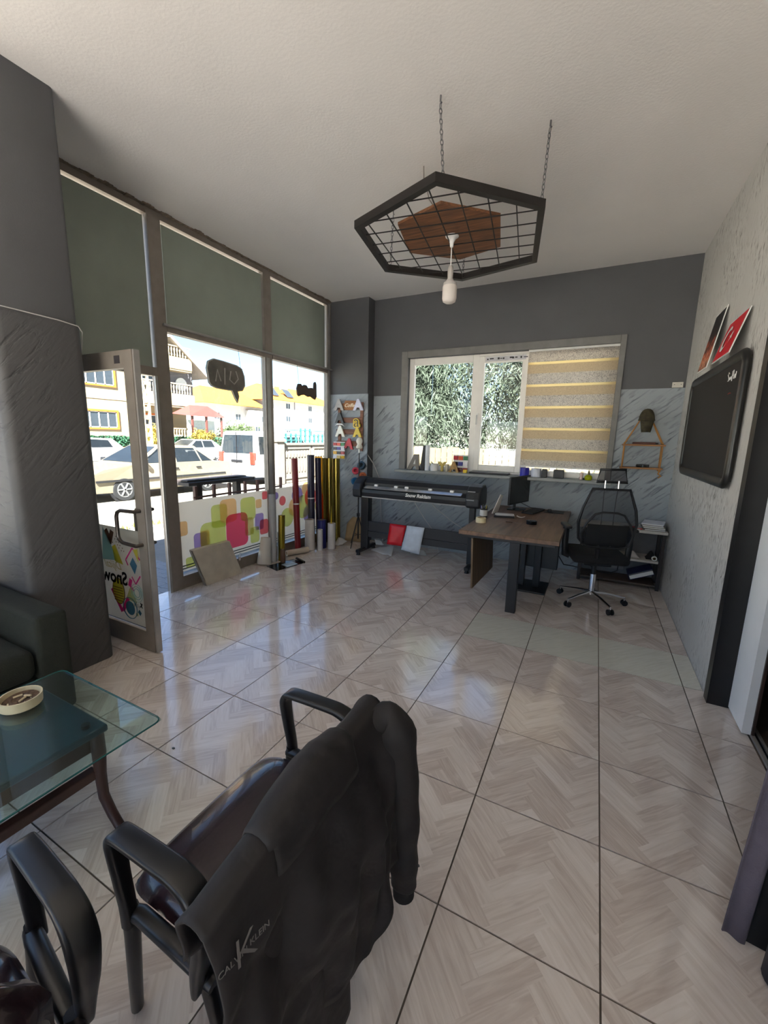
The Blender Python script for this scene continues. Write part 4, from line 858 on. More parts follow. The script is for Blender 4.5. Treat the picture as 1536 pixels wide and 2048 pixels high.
sheet('white_sheet', 'white sheet hanging from the plotter cross bar beside the red one', [(.22, 3.703, .457), (.472, 3.703, .457), (.42, 3.665, .105), (.165, 3.668, .13)], mat('bluish_paper', (222, 230, 240), .7, trans=.2))
sheet('paper_sheet', 'cream paper sheet lying curled on the floor under the plotter left leg', [(-.36, 3.78, .012), (0, 3.72, .008), (-.14, 4.10, .03), (-.35, 4.05, .02)], PAPER, wob=.012, seed=3)
sheet('paper_sheet', 'pale paper sheet on the floor below the hanging white sheet', [(.17, 3.96, .006), (.41, 4.0, .006), (.30, 4.15, .02), (.14, 4.17, .012)], PAPER, seed=4)
sheet('paper_sheet', 'crumpled white paper on the floor between vinyl rolls and tripod', [(-1.0, 3.78, .005), (-.86, 3.84, .004), (-.88, 4.0, .05), (-1.02, 3.97, .07)], PAPER, wob=.02, seed=5)
sheet('paper_sheet', 'small curled paper against the plotter left leg', [(-.36, 3.90, .16), (-.28, 3.96, .12), (-.26, 4.0, .07), (-.36, 3.94, .06)], PAPER, wob=.012, seed=6)
o = MB().grid(lambda u, v: (-1.00 + .34 * u, 4.12 + .065 * v + .03 * math.sin(u * 3), .005 + v * (.16 + .26 * math.sin(u * 2.2 + .35))), 8, 6).build('kraft_sheet', mat('kraft_brown', (170, 144, 106), .8), None, smooth=60, solid=.003)
tag(o, 'curled brown kraft sheet leaning against the corner pilaster', 'paper')
MB_c = lambda pts, r: MB().tube(pts, r, 6)
cg = mat('grey_cable', (190, 188, 184), .5)
tag(MB_c([(-.70, 4.21, 1.37), (-.62, 4.30, 1.2), (-.55, 4.36, 1.0), (-.53, 4.36, .9), (-.50, 4.36, .4), (-.45, 4.34, .012)], .006).build('power_cable', cg, smooth=60), 'pale grey power cable slanting down behind the plotter left end', 'cable')
tag(MB_c([(.20, 3.93, .80), (.22, 3.98, .70), (.33, 4.05, .5), (.45, 4.15, .30), (.50, 4.2, .02)], .006).build('power_cable', cg, smooth=60), 'pale cable hanging under the plotter body behind the red sheet', 'cable')
tag(MB_c([(.42, 3.93, .79), (.50, 3.99, .68), (.70, 4.1, .50), (.90, 4.2, .36), (1.05, 4.3, .15), (1.15, 4.33, .012), (1.7, 4.34, .012)], .006).build('power_cable', cg, smooth=60), 'pale cable slanting under the plotter towards the desk', 'cable')

# ================================================================== LIGHT STAND, TAPES
ls = thing('light_stand', 'thin black tripod stand with a white egg-shaped lamp beside the pilaster', 'lamp stand', (-.66, 3.92, 0))
for k, (x, y) in enumerate(((-.66, 3.74), (-.83, 4.03), (-.56, 4.02))):
    MB().tube([(-.645, 3.92, .47), (x, y, .008)], [.007, .007], 8).build('leg', BLACK_S, ls); c = Vector((-.645, 3.92, .16)).lerp(Vector((x, y, .16)), .66); MB().cyl((-.645, 3.92, .18), (x * .62 - .645 * .38, y * .62 + 3.92 * .38, .185), .004, n=6).build('brace', BLACK_S, ls)
MB().cyl((-.645, 3.92, .12), (-.645, 3.92, .95), .010, n=10).build('tube', BLACK_S, ls, smooth=40); MB().cyl((-.645, 3.92, .9), (-.64, 3.92, 1.37), .007, n=10).build('tube', BLACK_S, ls, smooth=40)
MB().rbox((-.662, 3.90, .45), (-.628, 3.94, .50), .005).build('collar', BLACK, ls)
MB().lathe([(0, 0), (.012, 0), (.012, .05), (.02, .055), (0, .055)], (-.64, 3.92, 1.365), 12).build('lamp_socket', mat('silver_socket', (190, 190, 186), .3, .5), ls)
MB().lathe([(.02, 0), (.042, .008), (.046, .03), (.034, .055), (.03, .065), (.042, .085), (.046, .11), (.036, .14), (.015, .155), (0, .157)], (-.64, 3.92, 1.42), 20).build('egg_lamp', mat('egg_white', (222, 218, 204), .5), ls, smooth=60)
for k, (z, c, r_, lab) in enumerate(((1.13, (44, 62, 70), .062, 'dark teal tape roll topmost on the hook beside the light stand'), (1.075, (210, 60, 84), .052, 'pink tape roll hanging on the hook beside the light stand'), (1.03, (192, 104, 62), .056, 'orange-brown tape roll hanging below the pink one'), (.96, (34, 118, 176), .055, 'bright blue tape roll lowest on the hook beside the light stand'))):
    x = (-.735, -.835, -.715, -.845)[k]; z += (.04, .01, -.015, -.03)[k]
    o = MB().lathe([(r_ * .55, -.02), (r_, -.02), (r_, .02), (r_ * .55, .02), (r_ * .55, -.02)], n=20, M=Matrix.Translation((x, 4.15, z)) @ Matrix.Rotation(R(65), 4, 'X') @ Matrix.Rotation(R(20 * k), 4, 'Y')).build('tape_roll', mat('tape_%d' % k, c, .4), smooth=40); tag(o, lab, 'tape roll', 'tape rolls on the pilaster hook')
tag(MB().tube([(-.74, 4.204, 1.20), (-.74, 4.15, 1.19), (-.745, 4.12, 1.15), (-.75, 4.14, 1.0)], .004, 6).build('hook', STEEL), 'small steel hook on the pilaster carrying the tape rolls', 'hook')

# ================================================================== SAMPLE BOARD ON THE PILASTER
sb = thing('sample_rack', 'wooden ladder rack of sample letters with a coffee sign on the corner pilaster', 'sign display', (-.96, 4.20, 1.30))
RW = wood('reddish_wood', (96, 60, 44), (142, 96, 72), 'X', .6)
for x in (-1.15, -.765): MB().rbox((x - .025, 4.185, 1.38), (x + .025, 4.203, 2.08), .003).build('upright', RW, sb)
for z in (2.03, 1.825, 1.655, 1.485): MB().rbox((-1.19, 4.168, z - .038), (-.735, 4.184, z + .038), .003).build('slat', RW, sb)
MB().prism([(-1.05, 1.97), (-.86, 1.965), (-.85, 2.10), (-1.03, 2.105), (-1.06, 2.05)], 'y', 4.160, 4.167).build('coffee_sign', wood('sign_wood', (128, 78, 40), (176, 116, 62), 'X', .6), sb)
text('Coffee', .075, 'lettering', mat('cream_paint', (240, 226, 200), .6), sb, FACE_MY((-.945, 4.159, 2.035)), extrude=.001, shear=.4, fat=.001)
def letter(ch, x, z, s, col, par, name='letter', y=4.15, ext=.012, fat=.012, rot=0.0):
    M = FACE_MY((x, y, z)) @ Matrix.Rotation(rot, 4, 'Z')
    return text(ch, s, name, mat('letter_%d_%d_%d' % col, col, .4), par, M, extrude=ext, fat=fat)
letter('A', -1.132, 2.038, .205, (166, 160, 154), sb); letter('A', -.80, 2.034, .20, (206, 206, 226), sb); letter('A', -1.12, 1.85, .18, (58, 56, 54), sb); letter('a', -.824, 1.80, .24, (236, 200, 58), sb)
letter('a', -.824, 1.80, .24, (44, 38, 30), sb, 'letter_face', 4.137, .0008, -.002)
letter('A', -1.11, 1.655, .205, (236, 232, 216), sb); letter('A', -.813, 1.645, .17, (226, 196, 70), sb); letter('A', -.955, 1.475, .19, (196, 44, 60), sb, rot=R(-6))
MB().prism([(-1.20, 1.735), (-1.16, 1.775), (-1.075, 1.775), (-1.035, 1.735), (-1.075, 1.755), (-1.16, 1.755)], 'y', 4.14, 4.165).build('chevron', WHITE, sb)
def swatch(name, label, x0, z0, w, h, y, cols, tilt=0.0):
    t = thing(name, label, 'swatch board', (x0 + w / 2, y, z0)); MB().rbox((x0, y - .006, z0), (x0 + w, y, z0 + h), .002).build('board', WHITE, t)
    rows, n = len(cols), len(cols[0]); rh = h / rows
    for i in range(rows):
        for j in range(n):
            cw = w / n; c = cols[i][j]; MB().rbox((x0 + j * cw + cw * .06, y - .024, z0 + h - (i + 1) * rh + rh * .12), (x0 + (j + 1) * cw - cw * .04, y - .007, z0 + h - i * rh - rh * .2), .002).build('swatch', mat('sw_%d_%d_%d' % c, c, .25), t)
    return t
SW = [[(176, 28, 40), (226, 70, 44), (30, 118, 66)], [(30, 30, 56), (50, 52, 150), (226, 222, 226)], [(224, 168, 40), (28, 26, 28), (176, 30, 44)], [(226, 226, 236), (226, 200, 130), (226, 176, 44)]]
swatch('swatch_board', 'white board of coloured acrylic swatches on the pilaster below the sample letters', -1.225, 1.25, .205, .255, 4.148, SW)

# ================================================================== ROLLS AT THE SHOPFRONT
def roll(label, base, top, r0, col, r1=None, hollow=True, name='vinyl_roll', rough=.35, metal=0.0, grp='vinyl rolls by the shopfront', cat='roll', trans=0.0, m=None):
    base, top = Vector(base), Vector(top); t = thing(name, label, cat, base, 0, grp); m = m or mat('roll_%d_%d_%d_%d' % (*col, int(metal * 10)), col, rough, metal, var=.06, trans=trans)
    d_ = (top - base); r1 = r1 or r0; A = []
    MB().tube([base, top], [r0, r1], 20, caps=False).build('sheet', m, t, smooth=50)
    if not trans: MB().tube([base + d_ * .002, top - d_ * .004], [r0 * .62, r1 * .62], 14, caps=True).build('core', mat('cardboard_core', (168, 140, 104), .8), t, smooth=50)
    # annular end faces
    for p, r in ((base, r0), (top, r1)):
        dn = d_.normalized(); a = dn.orthogonal().normalized(); b = dn.cross(a); m2 = MB()
        for q in (r, r * .6): m2.v += [p + (a * math.cos(2 * math.pi * k / 20) + b * math.sin(2 * math.pi * k / 20)) * q for k in range(20)]
        m2.f += [(k, (k + 1) % 20, 20 + (k + 1) % 20, 20 + k) for k in range(20)]; m2.build('roll_end', m, t)
    return t
roll('short white paper cone standing left of the tall grey roll', (-1.222, 2.60, 0), (-1.235, 2.66, .325), .090, (206, 202, 194), .058, name='paper_cone')
roll('tall light grey roll leaning on the shopfront mullion', (-1.185, 2.735, 0), (-1.25, 2.80, .85), .042, (168, 170, 172))
roll('short pale grey roll behind the tall grey one', (-1.20, 2.88, 0), (-1.21, 2.89, .35), .036, (186, 190, 194))
roll('metallic gold roll next to the tall grey roll', (-1.13, 2.82, 0), (-1.15, 2.86, .585), .042, (150, 130, 40), rough=.2, metal=.7)
roll('stub of brown film roll standing in front of the gold roll', (-1.062, 2.765, .0065), (-1.062, 2.765, .17), .032, (96, 70, 52), rough=.25)
rr_ = roll('tall dark red vinyl roll leaning on the window', (-1.225, 3.27, 0), (-1.29, 3.30, 1.28), .042, (128, 26, 32))
MB().cyl((-1.255, 3.285, .655), (-1.256, 3.286, .672), .0435, n=20).build('tape_band', WHITE, rr_)
roll('white roll standing front left in the window corner', (-1.15, 3.44, 0), (-1.155, 3.45, .43), .073, (208, 202, 198), .066)
roll('slim short white roll in front of the navy blue one', (-1.0, 3.475, 0), (-1.0, 3.475, .30), .037, (206, 204, 204))
roll('squat navy blue roll with a white rim', (-1.06, 3.60, 0), (-1.06, 3.60, .41), .064, (40, 42, 108))
roll('white roll nearest the pilaster', (-.915, 3.63, 0), (-.917, 3.64, .37), .056, (214, 208, 202))
db = roll('tall blue-black vinyl roll in the window corner', (-1.22, 3.575, 0), (-1.245, 3.60, 1.32), .050, (46, 44, 66))
MB().cyl((-1.232, 3.588, .70), (-1.2325, 3.5885, .717), .0515, n=20).build('tape_band', WHITE, db)
roll('tall purple-black vinyl roll beside the blue-black one', (-1.152, 3.672, 0), (-1.175, 3.676, 1.28), .043, (38, 28, 56))
yr = roll('tall glossy yellow vinyl roll in the window corner', (-1.21, 3.76, 0), (-1.235, 3.77, 1.29), .052, (252, 200, 24), rough=.15, trans=.55, m=film('yellow_clear_film', (255, 218, 96), .62, .6))
MB().tube([(-1.203, 3.757, .30), (-1.222, 3.768, .75)], [.0535, .0535], 20, caps=False).build('orange_wrap', film('orange_clear_film', (255, 130, 60), .55, .6), yr)
for k, (x, y, r_) in enumerate(((-1.22, 3.875, .048), (-1.16, 3.955, .05), (-1.10, 4.05, .055))): roll(('mirror gold vinyl roll right of the yellow roll', 'mirror gold vinyl roll in the middle of the three golden ones', 'mirror gold vinyl roll nearest the corner pilaster')[k], (x, y, 0), (x - .02, y + .01, 1.27 - k * .005), r_, (150, 132, 62), rough=.18, metal=.8)
roll('cream roll lying on the floor behind the black sheet', (-1.20, 3.00, .04), (-1.08, 3.30, .04), .038, (212, 196, 176))
st = thing('gold_strip', 'thin yellow strip sticking up out of the white roll', 'strip', (-.915, 3.63, .36)); MB().add([(-.93, 3.63, .33), (-.905, 3.63, .33), (-.917, 3.64, .62)], [(0, 1, 2)]).build('strip', mat('yellow_strip', (216, 180, 40), .3), st, solid=.002)
bs_ = thing('black_sheet', 'glossy black acrylic sheet with a silver print lying on the floor', 'sheet', (-1.0, 2.7, 0))
MB().add([(-1.12, 2.53, .004), (-.89, 2.455, .004), (-.815, 2.87, .004), (-1.035, 2.93, .004)], [(0, 1, 2, 3)]).build('sheet', BLACK_G, bs_, solid=.004)
MB().add([(-1.00, 2.66, .0075), (-.875, 2.63, .0075), (-.84, 2.79, .0075), (-.97, 2.83, .0075)], [(0, 1, 2, 3)]).build('print', mat('silver_print', (176, 196, 206), .2), bs_)
for k in range(7): MB().add([(-.985 + .012 * k, 2.67 + .02 * k, .0085), (-.94 + .012 * k, 2.66 + .022 * k, .0085), (-.95 + .010 * k, 2.676 + .02 * k, .0085)], [(0, 1, 2)]).build('print_stroke', BLACK, bs_)
MB().tube([(-.80, 2.86, .018), (-.99, 2.945, .018)], .016, 12).build('rolled_edge', BLACK_G, bs_, smooth=40)
# leaning metal box
bxx = thing('metal_case', 'flat beige metal case tipped against the shopfront film', 'case', (-1.25, 1.95, 0))
BEI = mat('beige_metal', (200, 191, 174), .45, .1)
P = [Vector(p) for p in ((-1.19, 1.72, .002), (-1.18, 2.20, .004), (-1.235, 2.085, .40), (-1.245, 1.61, .40))]
nrm = Vector((-1, .05, -.12)).normalized() * .05
MB().add([*P, *[p + nrm + Vector((0, 0, .01)) for p in P]], [(0, 1, 2, 3), (4, 7, 6, 5), (0, 4, 5, 1), (1, 5, 6, 2), (2, 6, 7, 3), (3, 7, 4, 0)]).build('shell', BEI, bxx)
MB().add([P[0] + Vector((.003, -.012, 0)), P[3] + Vector((.003, -.012, 0)), P[3] + nrm, P[0] + nrm], [(0, 1, 2, 3)]).build('side_flange', mat('beige_dark', (128, 120, 108), .45), bxx, solid=.004)
MB().cyl((-1.175, 2.16, .20), (-1.17, 2.175, .25), .010, n=10).build('latch', CHROME, bxx); MB().cyl((-1.175, 2.165, .17), (-1.17, 2.16, .20), .014, n=10).build('latch', CHROME, bxx)

# ================================================================== HANGING WINDOW SIGNS
sg = thing('speech_bubble_sign', 'dark grey speech-bubble board hanging on a thread in the shop window', 'sign', (-1.28, 2.19, 2.5)); SGM = mat('sign_back_grey', (112, 108, 100), .7, var=.25, scale=9)
bub = [(1.95, 2.10), (1.93, 2.24), (1.95, 2.31), (2.02, 2.345), (2.15, 2.34), (2.33, 2.325), (2.40, 2.30), (2.435, 2.22), (2.44, 2.12), (2.40, 2.06), (2.33, 2.045), (2.345, 1.99), (2.325, 1.925), (2.29, 1.97), (2.25, 2.045), (2.05, 2.05), (1.98, 2.07)]
MB().prism(bub, 'x', -1.292, -1.272).build('board', SGM, sg)
RIMM = mat('sign_rim_grey', (176, 172, 162), .6)
MB().tube([(-1.272, 2.185 + (y - 2.185) * .985, 2.18 + (z - 2.18) * .97) for y, z in bub], .006, 6, closed=True).build('rim', RIMM, sg)
for (p) in (((2.03, 2.12), (2.06, 2.24), (2.10, 2.13)), ((2.15, 2.10), (2.16, 2.27)), ((2.24, 2.25), (2.22, 2.16), (2.28, 2.12), (2.34, 2.18), (2.31, 2.26))): MB().tube([(-1.271, y, z) for y, z in p], .007, 6).build('lettering_back', RIMM, sg)
MB().cyl((-1.282, 2.39, 2.30), (-1.30, 2.385, 2.50), .002, n=5).build('thread', BLACK, sg)
wd = thing('word_sign', 'small dark lettering board hanging on a thread near the window corner', 'sign', (-1.28, 3.57, 2.5))
MB().prism([(3.37, 2.12), (3.36, 2.20), (3.39, 2.26), (3.44, 2.265), (3.48, 2.235), (3.51, 2.26), (3.56, 2.26), (3.60, 2.225), (3.64, 2.235), (3.69, 2.24), (3.725, 2.22), (3.735, 2.31), (3.765, 2.33), (3.785, 2.30), (3.79, 2.13), (3.76, 2.085), (3.71, 2.10), (3.66, 2.12), (3.60, 2.11), (3.53, 2.13), (3.45, 2.12), (3.40, 2.10)], 'x', -1.292, -1.272).build('board', mat('sign_brown', (70, 56, 44), .7), wd)
MB().cyl((-1.282, 3.41, 2.25), (-1.30, 3.40, 2.50), .002, n=5).build('thread', BLACK, wd)
tag(MB().tube([(-.585, -.02, 2.232), (-.585, .15, 2.228), (-.585, .30, 2.224), (-.598, .41, 2.216), (-.62, .44, 2.19), (-.66, .452, 2.12), (-.70, .452, 2.0)], .0032, 6).build('cable', cg, smooth=60), 'thin pale cable running along the top of the pillar plaster', 'cable')

# ================================================================== WINDOW SILL THINGS (sill top z = 1.14)
SZ = 1.1405
sA = thing('letter_block', 'big glossy black letter A standing at the left end of the sill', 'letter', (.02, 4.33, SZ))
MB().prism([(-.075, SZ), (.03, SZ + .22), (.095, SZ + .22), (.115, SZ), (.07, SZ), (.06, SZ + .05), (.02, SZ + .05), (-.01, SZ)], 'y', 4.31, 4.35).build('letter', BLACK_G, sA)
MB().prism([(.022, SZ + .08), (.055, SZ + .08), (.052, SZ + .15)], 'y', 4.3095, 4.3115).build('letter_hole', ALU_LT, sA)
tag(MB().prism([(.12, SZ), (.186, SZ), (.186, SZ + .35), (.158, SZ + .35)], 'y', 4.33, 4.36).build('black_slab', BLACK), 'tall narrow black slab on the sill beside the black letter A', 'slab')
def sill_roll(label, x, y, r, h, col, name='sill_roll', rough=.4, cat='roll'):
    t = thing(name, label, cat, (x, y, SZ)); m = mat('sillroll_%d_%d_%d' % col, col, rough)
    MB().lathe([(r * .7, 0), (r, 0), (r, h), (r * .7, h), (r * .7, .002)], (x, y, SZ), 20).build('sheet', m, t, smooth=50); MB().lathe([(r * .62, .001), (r * .69, .001), (r * .69, h - .003), (r * .62, h - .003), (r * .62, .001)], (x, y, SZ), 16).build('core', MATS['cardboard_core'], t, smooth=50); return t
sill_roll('tall white roll on the sill beside the black panel', .222, 4.345, .033, .352, (228, 230, 234)); sill_roll('short wide white roll on the sill', .337, 4.335, .055, .10, (226, 224, 222)); sill_roll('small beige cylinder on the sill between gold figure and wooden letter', .515, 4.35, .026, .10, (196, 184, 160))
sill_roll('bright blue tape roll on the sill behind the monitor', 1.545, 4.345, .055, .108, (52, 48, 172)); sill_roll('white tape roll on the sill right of the blue one', 1.685, 4.345, .062, .105, (214, 216, 228))
gd = thing('gold_letter', 'small gold letter figure on the sill next to the short white roll', 'letter', (.445, 4.345, SZ)); letter('Y', .445, SZ + .062, .16, (196, 168, 70), gd, 'letter', 4.345, .014, .008)
MB().rbox((.42, 4.33, SZ), (.47, 4.36, SZ + .006), .002).build('foot', mat('gold_foot', (150, 126, 50), .4), gd)
wa = thing('wooden_letter', 'small wooden letter A in front of the swatch board on the sill', 'letter', (.632, 4.28, SZ)); text('A', .185, 'letter', wood('light_wood', (150, 112, 60), (196, 156, 96), 'Z', .6), wa, FACE_MY((.632, 4.285, SZ + .066)), extrude=.012, fat=.008)
MB().rbox((.575, 4.272, SZ), (.69, 4.298, SZ + .004), .001).build('foot', MATS['letter_196_168_70'], wa)
swatch('swatch_board', 'white board of coloured swatches standing on the sill at the window mullion', .60, SZ, .205, .235, 4.36, [[(176, 28, 40), (226, 90, 44), (30, 118, 66)], [(30, 30, 56), (50, 52, 150), (226, 222, 226)], [(40, 30, 28), (90, 20, 26), (150, 30, 44)]])
tag(RB((.765, 4.27, SZ), (.815, 4.305, SZ + .045), .004).build('yellow_block', mat('yellow_block', (232, 196, 30), .4)), 'small yellow block at the foot of the sill swatch board', 'block')
lp = thing('closed_laptop', 'flat closed black laptop lying on the sill under the casement', 'laptop', (1.1, 4.32, SZ)); MB().rbox((.85, 4.26, SZ), (1.36, 4.385, SZ + .014), .004).build('base', BLACK, lp); MB().rbox((.85, 4.26, SZ + .015), (1.36, 4.385, SZ + .024), .003).build('lid', mat('lid_grey', (70, 70, 74), .3, .3), lp)
for (x, w, lab) in ((1.753, .06, 'narrow black cube on the sill right of the white tape roll'), (1.888, .118, 'larger black box on the sill under the blind')):
    t = thing('black_box', lab, 'box', (x + w / 2, 4.345, SZ)); MB().rbox((x, 4.31, SZ), (x + w, 4.375, SZ + .098), .004).build('body', BLACK, t); MB().rbox((x + .002, 4.312, SZ + .0985), (x + w - .002, 4.373, SZ + .104), .002).build('lid', BLACK_G, t)
pf = thing('perfume_bottle', 'squat yellow-green glass bottle with a dark spray cap on the sill', 'bottle', (2.277, 4.33, SZ)); MB().lathe([(0, 0), (.032, 0), (.042, .012), (.042, .038), (.028, .058), (.012, .062), (0, .062)], (2.277, 4.33, SZ), 20).build('flask', mat('chartreuse_glass', (196, 200, 20), .1, trans=.4), pf, smooth=50); MB().lathe([(.012, 0), (.012, .02), (.008, .04), (.004, .055), (0, .055)], (2.277, 4.33, SZ + .062), 12).build('spray_cap', mat('dark_gold', (90, 76, 40), .3, .6), pf, smooth=50)
pk = thing('ornament', 'small pale pink ornament beside the yellow-green bottle', 'ornament', (2.20, 4.34, SZ)); MB().lathe([(0, 0), (.022, 0), (.026, .02), (.014, .04), (.022, .06), (.016, .08), (0, .086)], (2.20, 4.34, SZ), 16).build('body', mat('pale_pink', (226, 196, 184), .5), pk, smooth=60); MB().rbox((2.215, 4.315, SZ), (2.24, 4.335, SZ + .02), .004).build('base', BLACK, pk)

# ================================================================== DESK
dk = thing('desk', 'brown wood-top desk with black central metal legs and a hanging modesty board', 'desk', (1.69, 3.46, 0))
DTOP = wood('walnut_top', (86, 62, 46), (128, 96, 72), 'Y', .4, .6)
MB().rbox((1.243, 2.592, .70), (2.13, 4.36, .74), .003, 1).build('top', DTOP, dk); 
MB().rbox((1.27, 2.62, .672), (2.10, 4.33, .6995), .003, 1).build('under_frame', BLACK_S, dk)
MB().rbox((1.715, 2.63, 0), (1.805, 2.70, .672), .004).build('leg', BLACK_S, dk)
MB().rbox((1.62, 3.26, 0), (2.0, 3.66, .02), .004).build('foot_plate', BLACK_S, dk)
for x in (1.69, 1.85): MB().rbox((x, 3.42, .02), (x + .07, 3.50, .672), .004).build('leg', BLACK_S, dk)
MB().rbox((1.73, 3.505, .22), (2.08, 3.62, .66), .006).build('cable_box', BLACK, dk)
MB().add([(1.375, 2.60, .67), (1.375, 3.47, .67), (1.40, 3.46, .155), (1.395, 2.60, .18)], [(0, 1, 2, 3)]).build('modesty_board', wood('board_brown', (96, 76, 54), (124, 102, 76), 'Z', .55), dk, solid=.016)
TZ = .7405
mo = thing('monitor', 'black flat monitor turned sideways on the desk', 'monitor', (1.50, 4.10, TZ))
MB().rbox((1.42, 4.01, TZ), (1.62, 4.19, TZ + .014), .004).build('base', BLACK_G, mo); MB().rbox((1.475, 4.085, TZ + .014), (1.505, 4.125, TZ + .20), .004).build('stand', BLACK, mo)
a, b = Vector((1.465, 3.83)), Vector((1.615, 4.34)); dv = (b - a).normalized(); nv = Vector((dv.y, -dv.x))
M = Matrix(((dv.x, nv.x, 0, a.x), (dv.y, nv.y, 0, a.y), (0, 0, 1, .825), (0, 0, 0, 1))); L_ = (b - a).length
MB().rbox((0, -.012, 0), (L_, .012, .335), .004, 2, M).build('shell', BLACK, mo); MB().rbox((.008, .0121, .012), (L_ - .008, .0135, .327), .0005, 1, M).build('screen', mat('screen_dark', (16, 16, 18), .12), mo)
tag(MB().tube([(1.51, 4.14, .85), (1.57, 4.25, .80), (1.66, 4.33, .747), (1.75, 4.33, .745)], .004, 6).build('monitor_cable', BLACK, smooth=60), 'black cable curling from the monitor down to the desk top', 'cable')
kb = thing('keyboard', 'black keyboard lying on the desk in front of the monitor', 'keyboard', (1.725, 4.06, TZ), R(78)); MB().rbox((-.21, -.07, 0), (.21, .07, .018), .005).build('base', BLACK, kb, local=True)
ky = MB().rbox((-.0125, -.0125, 0), (.0125, .0125, .005), .002, 1).build('key', mat('key_dark', (40, 40, 43), .5), kb, local=True); ky.location = (-.18, -.045, .018)
for i in range(13):
    for j in range(4):
        if i or j: place(ky, 'key', kb, (-.18 + i * .03, -.045 + j * .03, .018))
ms = thing('mouse_mat', 'thin black mouse mat at the back right of the desk', 'mouse mat', (1.95, 4.2, TZ)); MB().rbox((1.84, 4.08, TZ), (2.06, 4.28, TZ + .004), .0015, 1).build('mat', BLACK, ms)
mu = thing('mouse', 'black computer mouse on the mat behind the keyboard', 'mouse', (1.90, 4.16, TZ + .0042)); MB().lathe([(0, 0), (.030, 0), (.032, .012), (.022, .028), (0, .034)], (1.90, 4.16, TZ + .0042), 16).build('shell', BLACK, mu, smooth=60); B((1.898, 4.135, TZ + .032), (1.902, 4.15, TZ + .040)).build('wheel', STEEL, mu)
tp = thing('tape_roll', 'roll of cream masking tape near the left corner of the desk', 'tape roll', (1.335, 3.06, TZ)); MB().lathe([(.036, 0), (.052, 0), (.052, .05), (.036, .05), (.036, .001)], (1.335, 3.06, TZ), 24).build('tape', mat('masking_tape', (222, 208, 170), .6), tp, smooth=40); MB().lathe([(.033, .001), (.036, .001), (.036, .049), (.033, .049), (.033, .001)], (1.335, 3.06, TZ), 24).build('core', MATS['cardboard_core'], tp, smooth=40)
pc = thing('pencil_pot', 'pencil pot with a silver label beside the masking tape', 'pot', (1.29, 3.36, TZ)); MB().lathe([(0, 0), (.042, 0), (.042, .10), (.038, .10), (.038, .005), (0, .005)], (1.29, 3.36, TZ), 20).build('pot', mat('pot_dark', (52, 46, 44), .4), pc, smooth=40); MB().tube([(1.29, 3.36, TZ + .02), (1.29, 3.36, TZ + .085)], .0428, 20, caps=False).build('label', mat('pot_label', (206, 204, 200), .4), pc, smooth=40)
for k in range(7): a_ = k * .9; c_ = ((30, 30, 30), (196, 180, 60), (30, 34, 40), (220, 220, 220), (40, 60, 140), (30, 30, 30), (60, 60, 60))[k]; MB().cyl((1.29 + .015 * math.cos(a_), 3.36 + .015 * math.sin(a_), TZ + .006), (1.29 + .036 * math.cos(a_), 3.36 + .036 * math.sin(a_), TZ + .125 + .008 * (k % 3)), .0045, n=8).build('pen', mat('pen_%d_%d_%d' % c_, c_, .4), pc)
lt = thing('tablet_stand', 'thin white tablet standing tilted behind the pencil pot', 'tablet', (1.36, 3.70, TZ)); MB().add([(1.325, 3.62, TZ + .004), (1.355, 3.80, TZ + .004), (1.40, 3.81, TZ + .20), (1.385, 3.74, TZ + .22)], [(0, 1, 2, 3)]).build('slab', WHITE, lt, solid=.008); MB().rbox((1.325, 3.69, TZ), (1.41, 3.73, TZ + .006), .002).build('stand_foot', BLACK, lt)
nb = thing('notebook', 'black notebook lying under the white papers on the desk', 'notebook', (1.48, 3.53, TZ), R(12)); MB().rbox((-.11, -.08, 0), (.11, .08, .018), .003).build('cover', BLACK, nb, local=True); MB().rbox((-.105, -.075, .0035), (.112, .075, .0145), .001, 1).build('pages', PAPER, nb, local=True)
for k, (rz, dz, lab) in enumerate(((20, .0185, 'white paper sheet lying on the black notebook'), (6, .0205, 'upper white paper sheet on the notebook, turned slightly'))):
    t = MB().rbox((-.10, -.07, 0), (.10, .07, .0015), .0005, 1).build('paper_sheet', PAPER, None); t.location = (1.48, 3.56, TZ + dz); t.rotation_euler = (0, 0, R(rz)); tag(t, lab, 'paper')
t = MB().grid(lambda u, v: (1.61 + .09 * u, 3.55 + .05 * v, TZ + .003 + .014 * (2 * u - 1) ** 2), 6, 2).build('paper_slip', PAPER, None, solid=.001); tag(t, 'small curled white paper slip beside the notebook', 'paper')
sc_ = thing('cutter', 'slim craft cutter with a brown handle lying on the desk', 'cutter', (1.63, 3.21, TZ)); MB().rbox((1.56, 3.203, TZ), (1.63, 3.222, TZ + .012), .004).build('handle', mat('cutter_brown', (84, 60, 44), .5), sc_); MB().rbox((1.63, 3.208, TZ + .003), (1.71, 3.217, TZ + .006), .001, 1).build('blade', STEEL, sc_)
bt = thing('tape_roll', 'black tape roll lying on the middle of the desk', 'tape roll', (1.81, 3.265, TZ)); MB().lathe([(.030, 0), (.052, 0), (.052, .034), (.030, .034), (.030, .001)], (1.81, 3.265, TZ), 24).build('tape', BLACK_G, bt, smooth=40); MB().lathe([(.026, .001), (.030, .001), (.030, .033), (.026, .033), (.026, .001)], (1.81, 3.265, TZ), 24).build('core', STEEL, bt, smooth=40)
for k, (pts, lab) in enumerate((([(1.75, 3.7, .2), (1.62, 3.9, .06), (1.5, 4.1, .012), (1.52, 4.32, .012)], 'black cable drooping under the desk behind the leg'), ([(2.05, 3.9, .30), (2.12, 4.0, .16), (2.22, 4.2, .10), (2.28, 4.35, .05)], 'black cable slanting from desk to the wall corner by the shelf'))): tag(MB().tube(pts, .006, 6).build('floor_cable', BLACK, smooth=60), lab, 'cable')

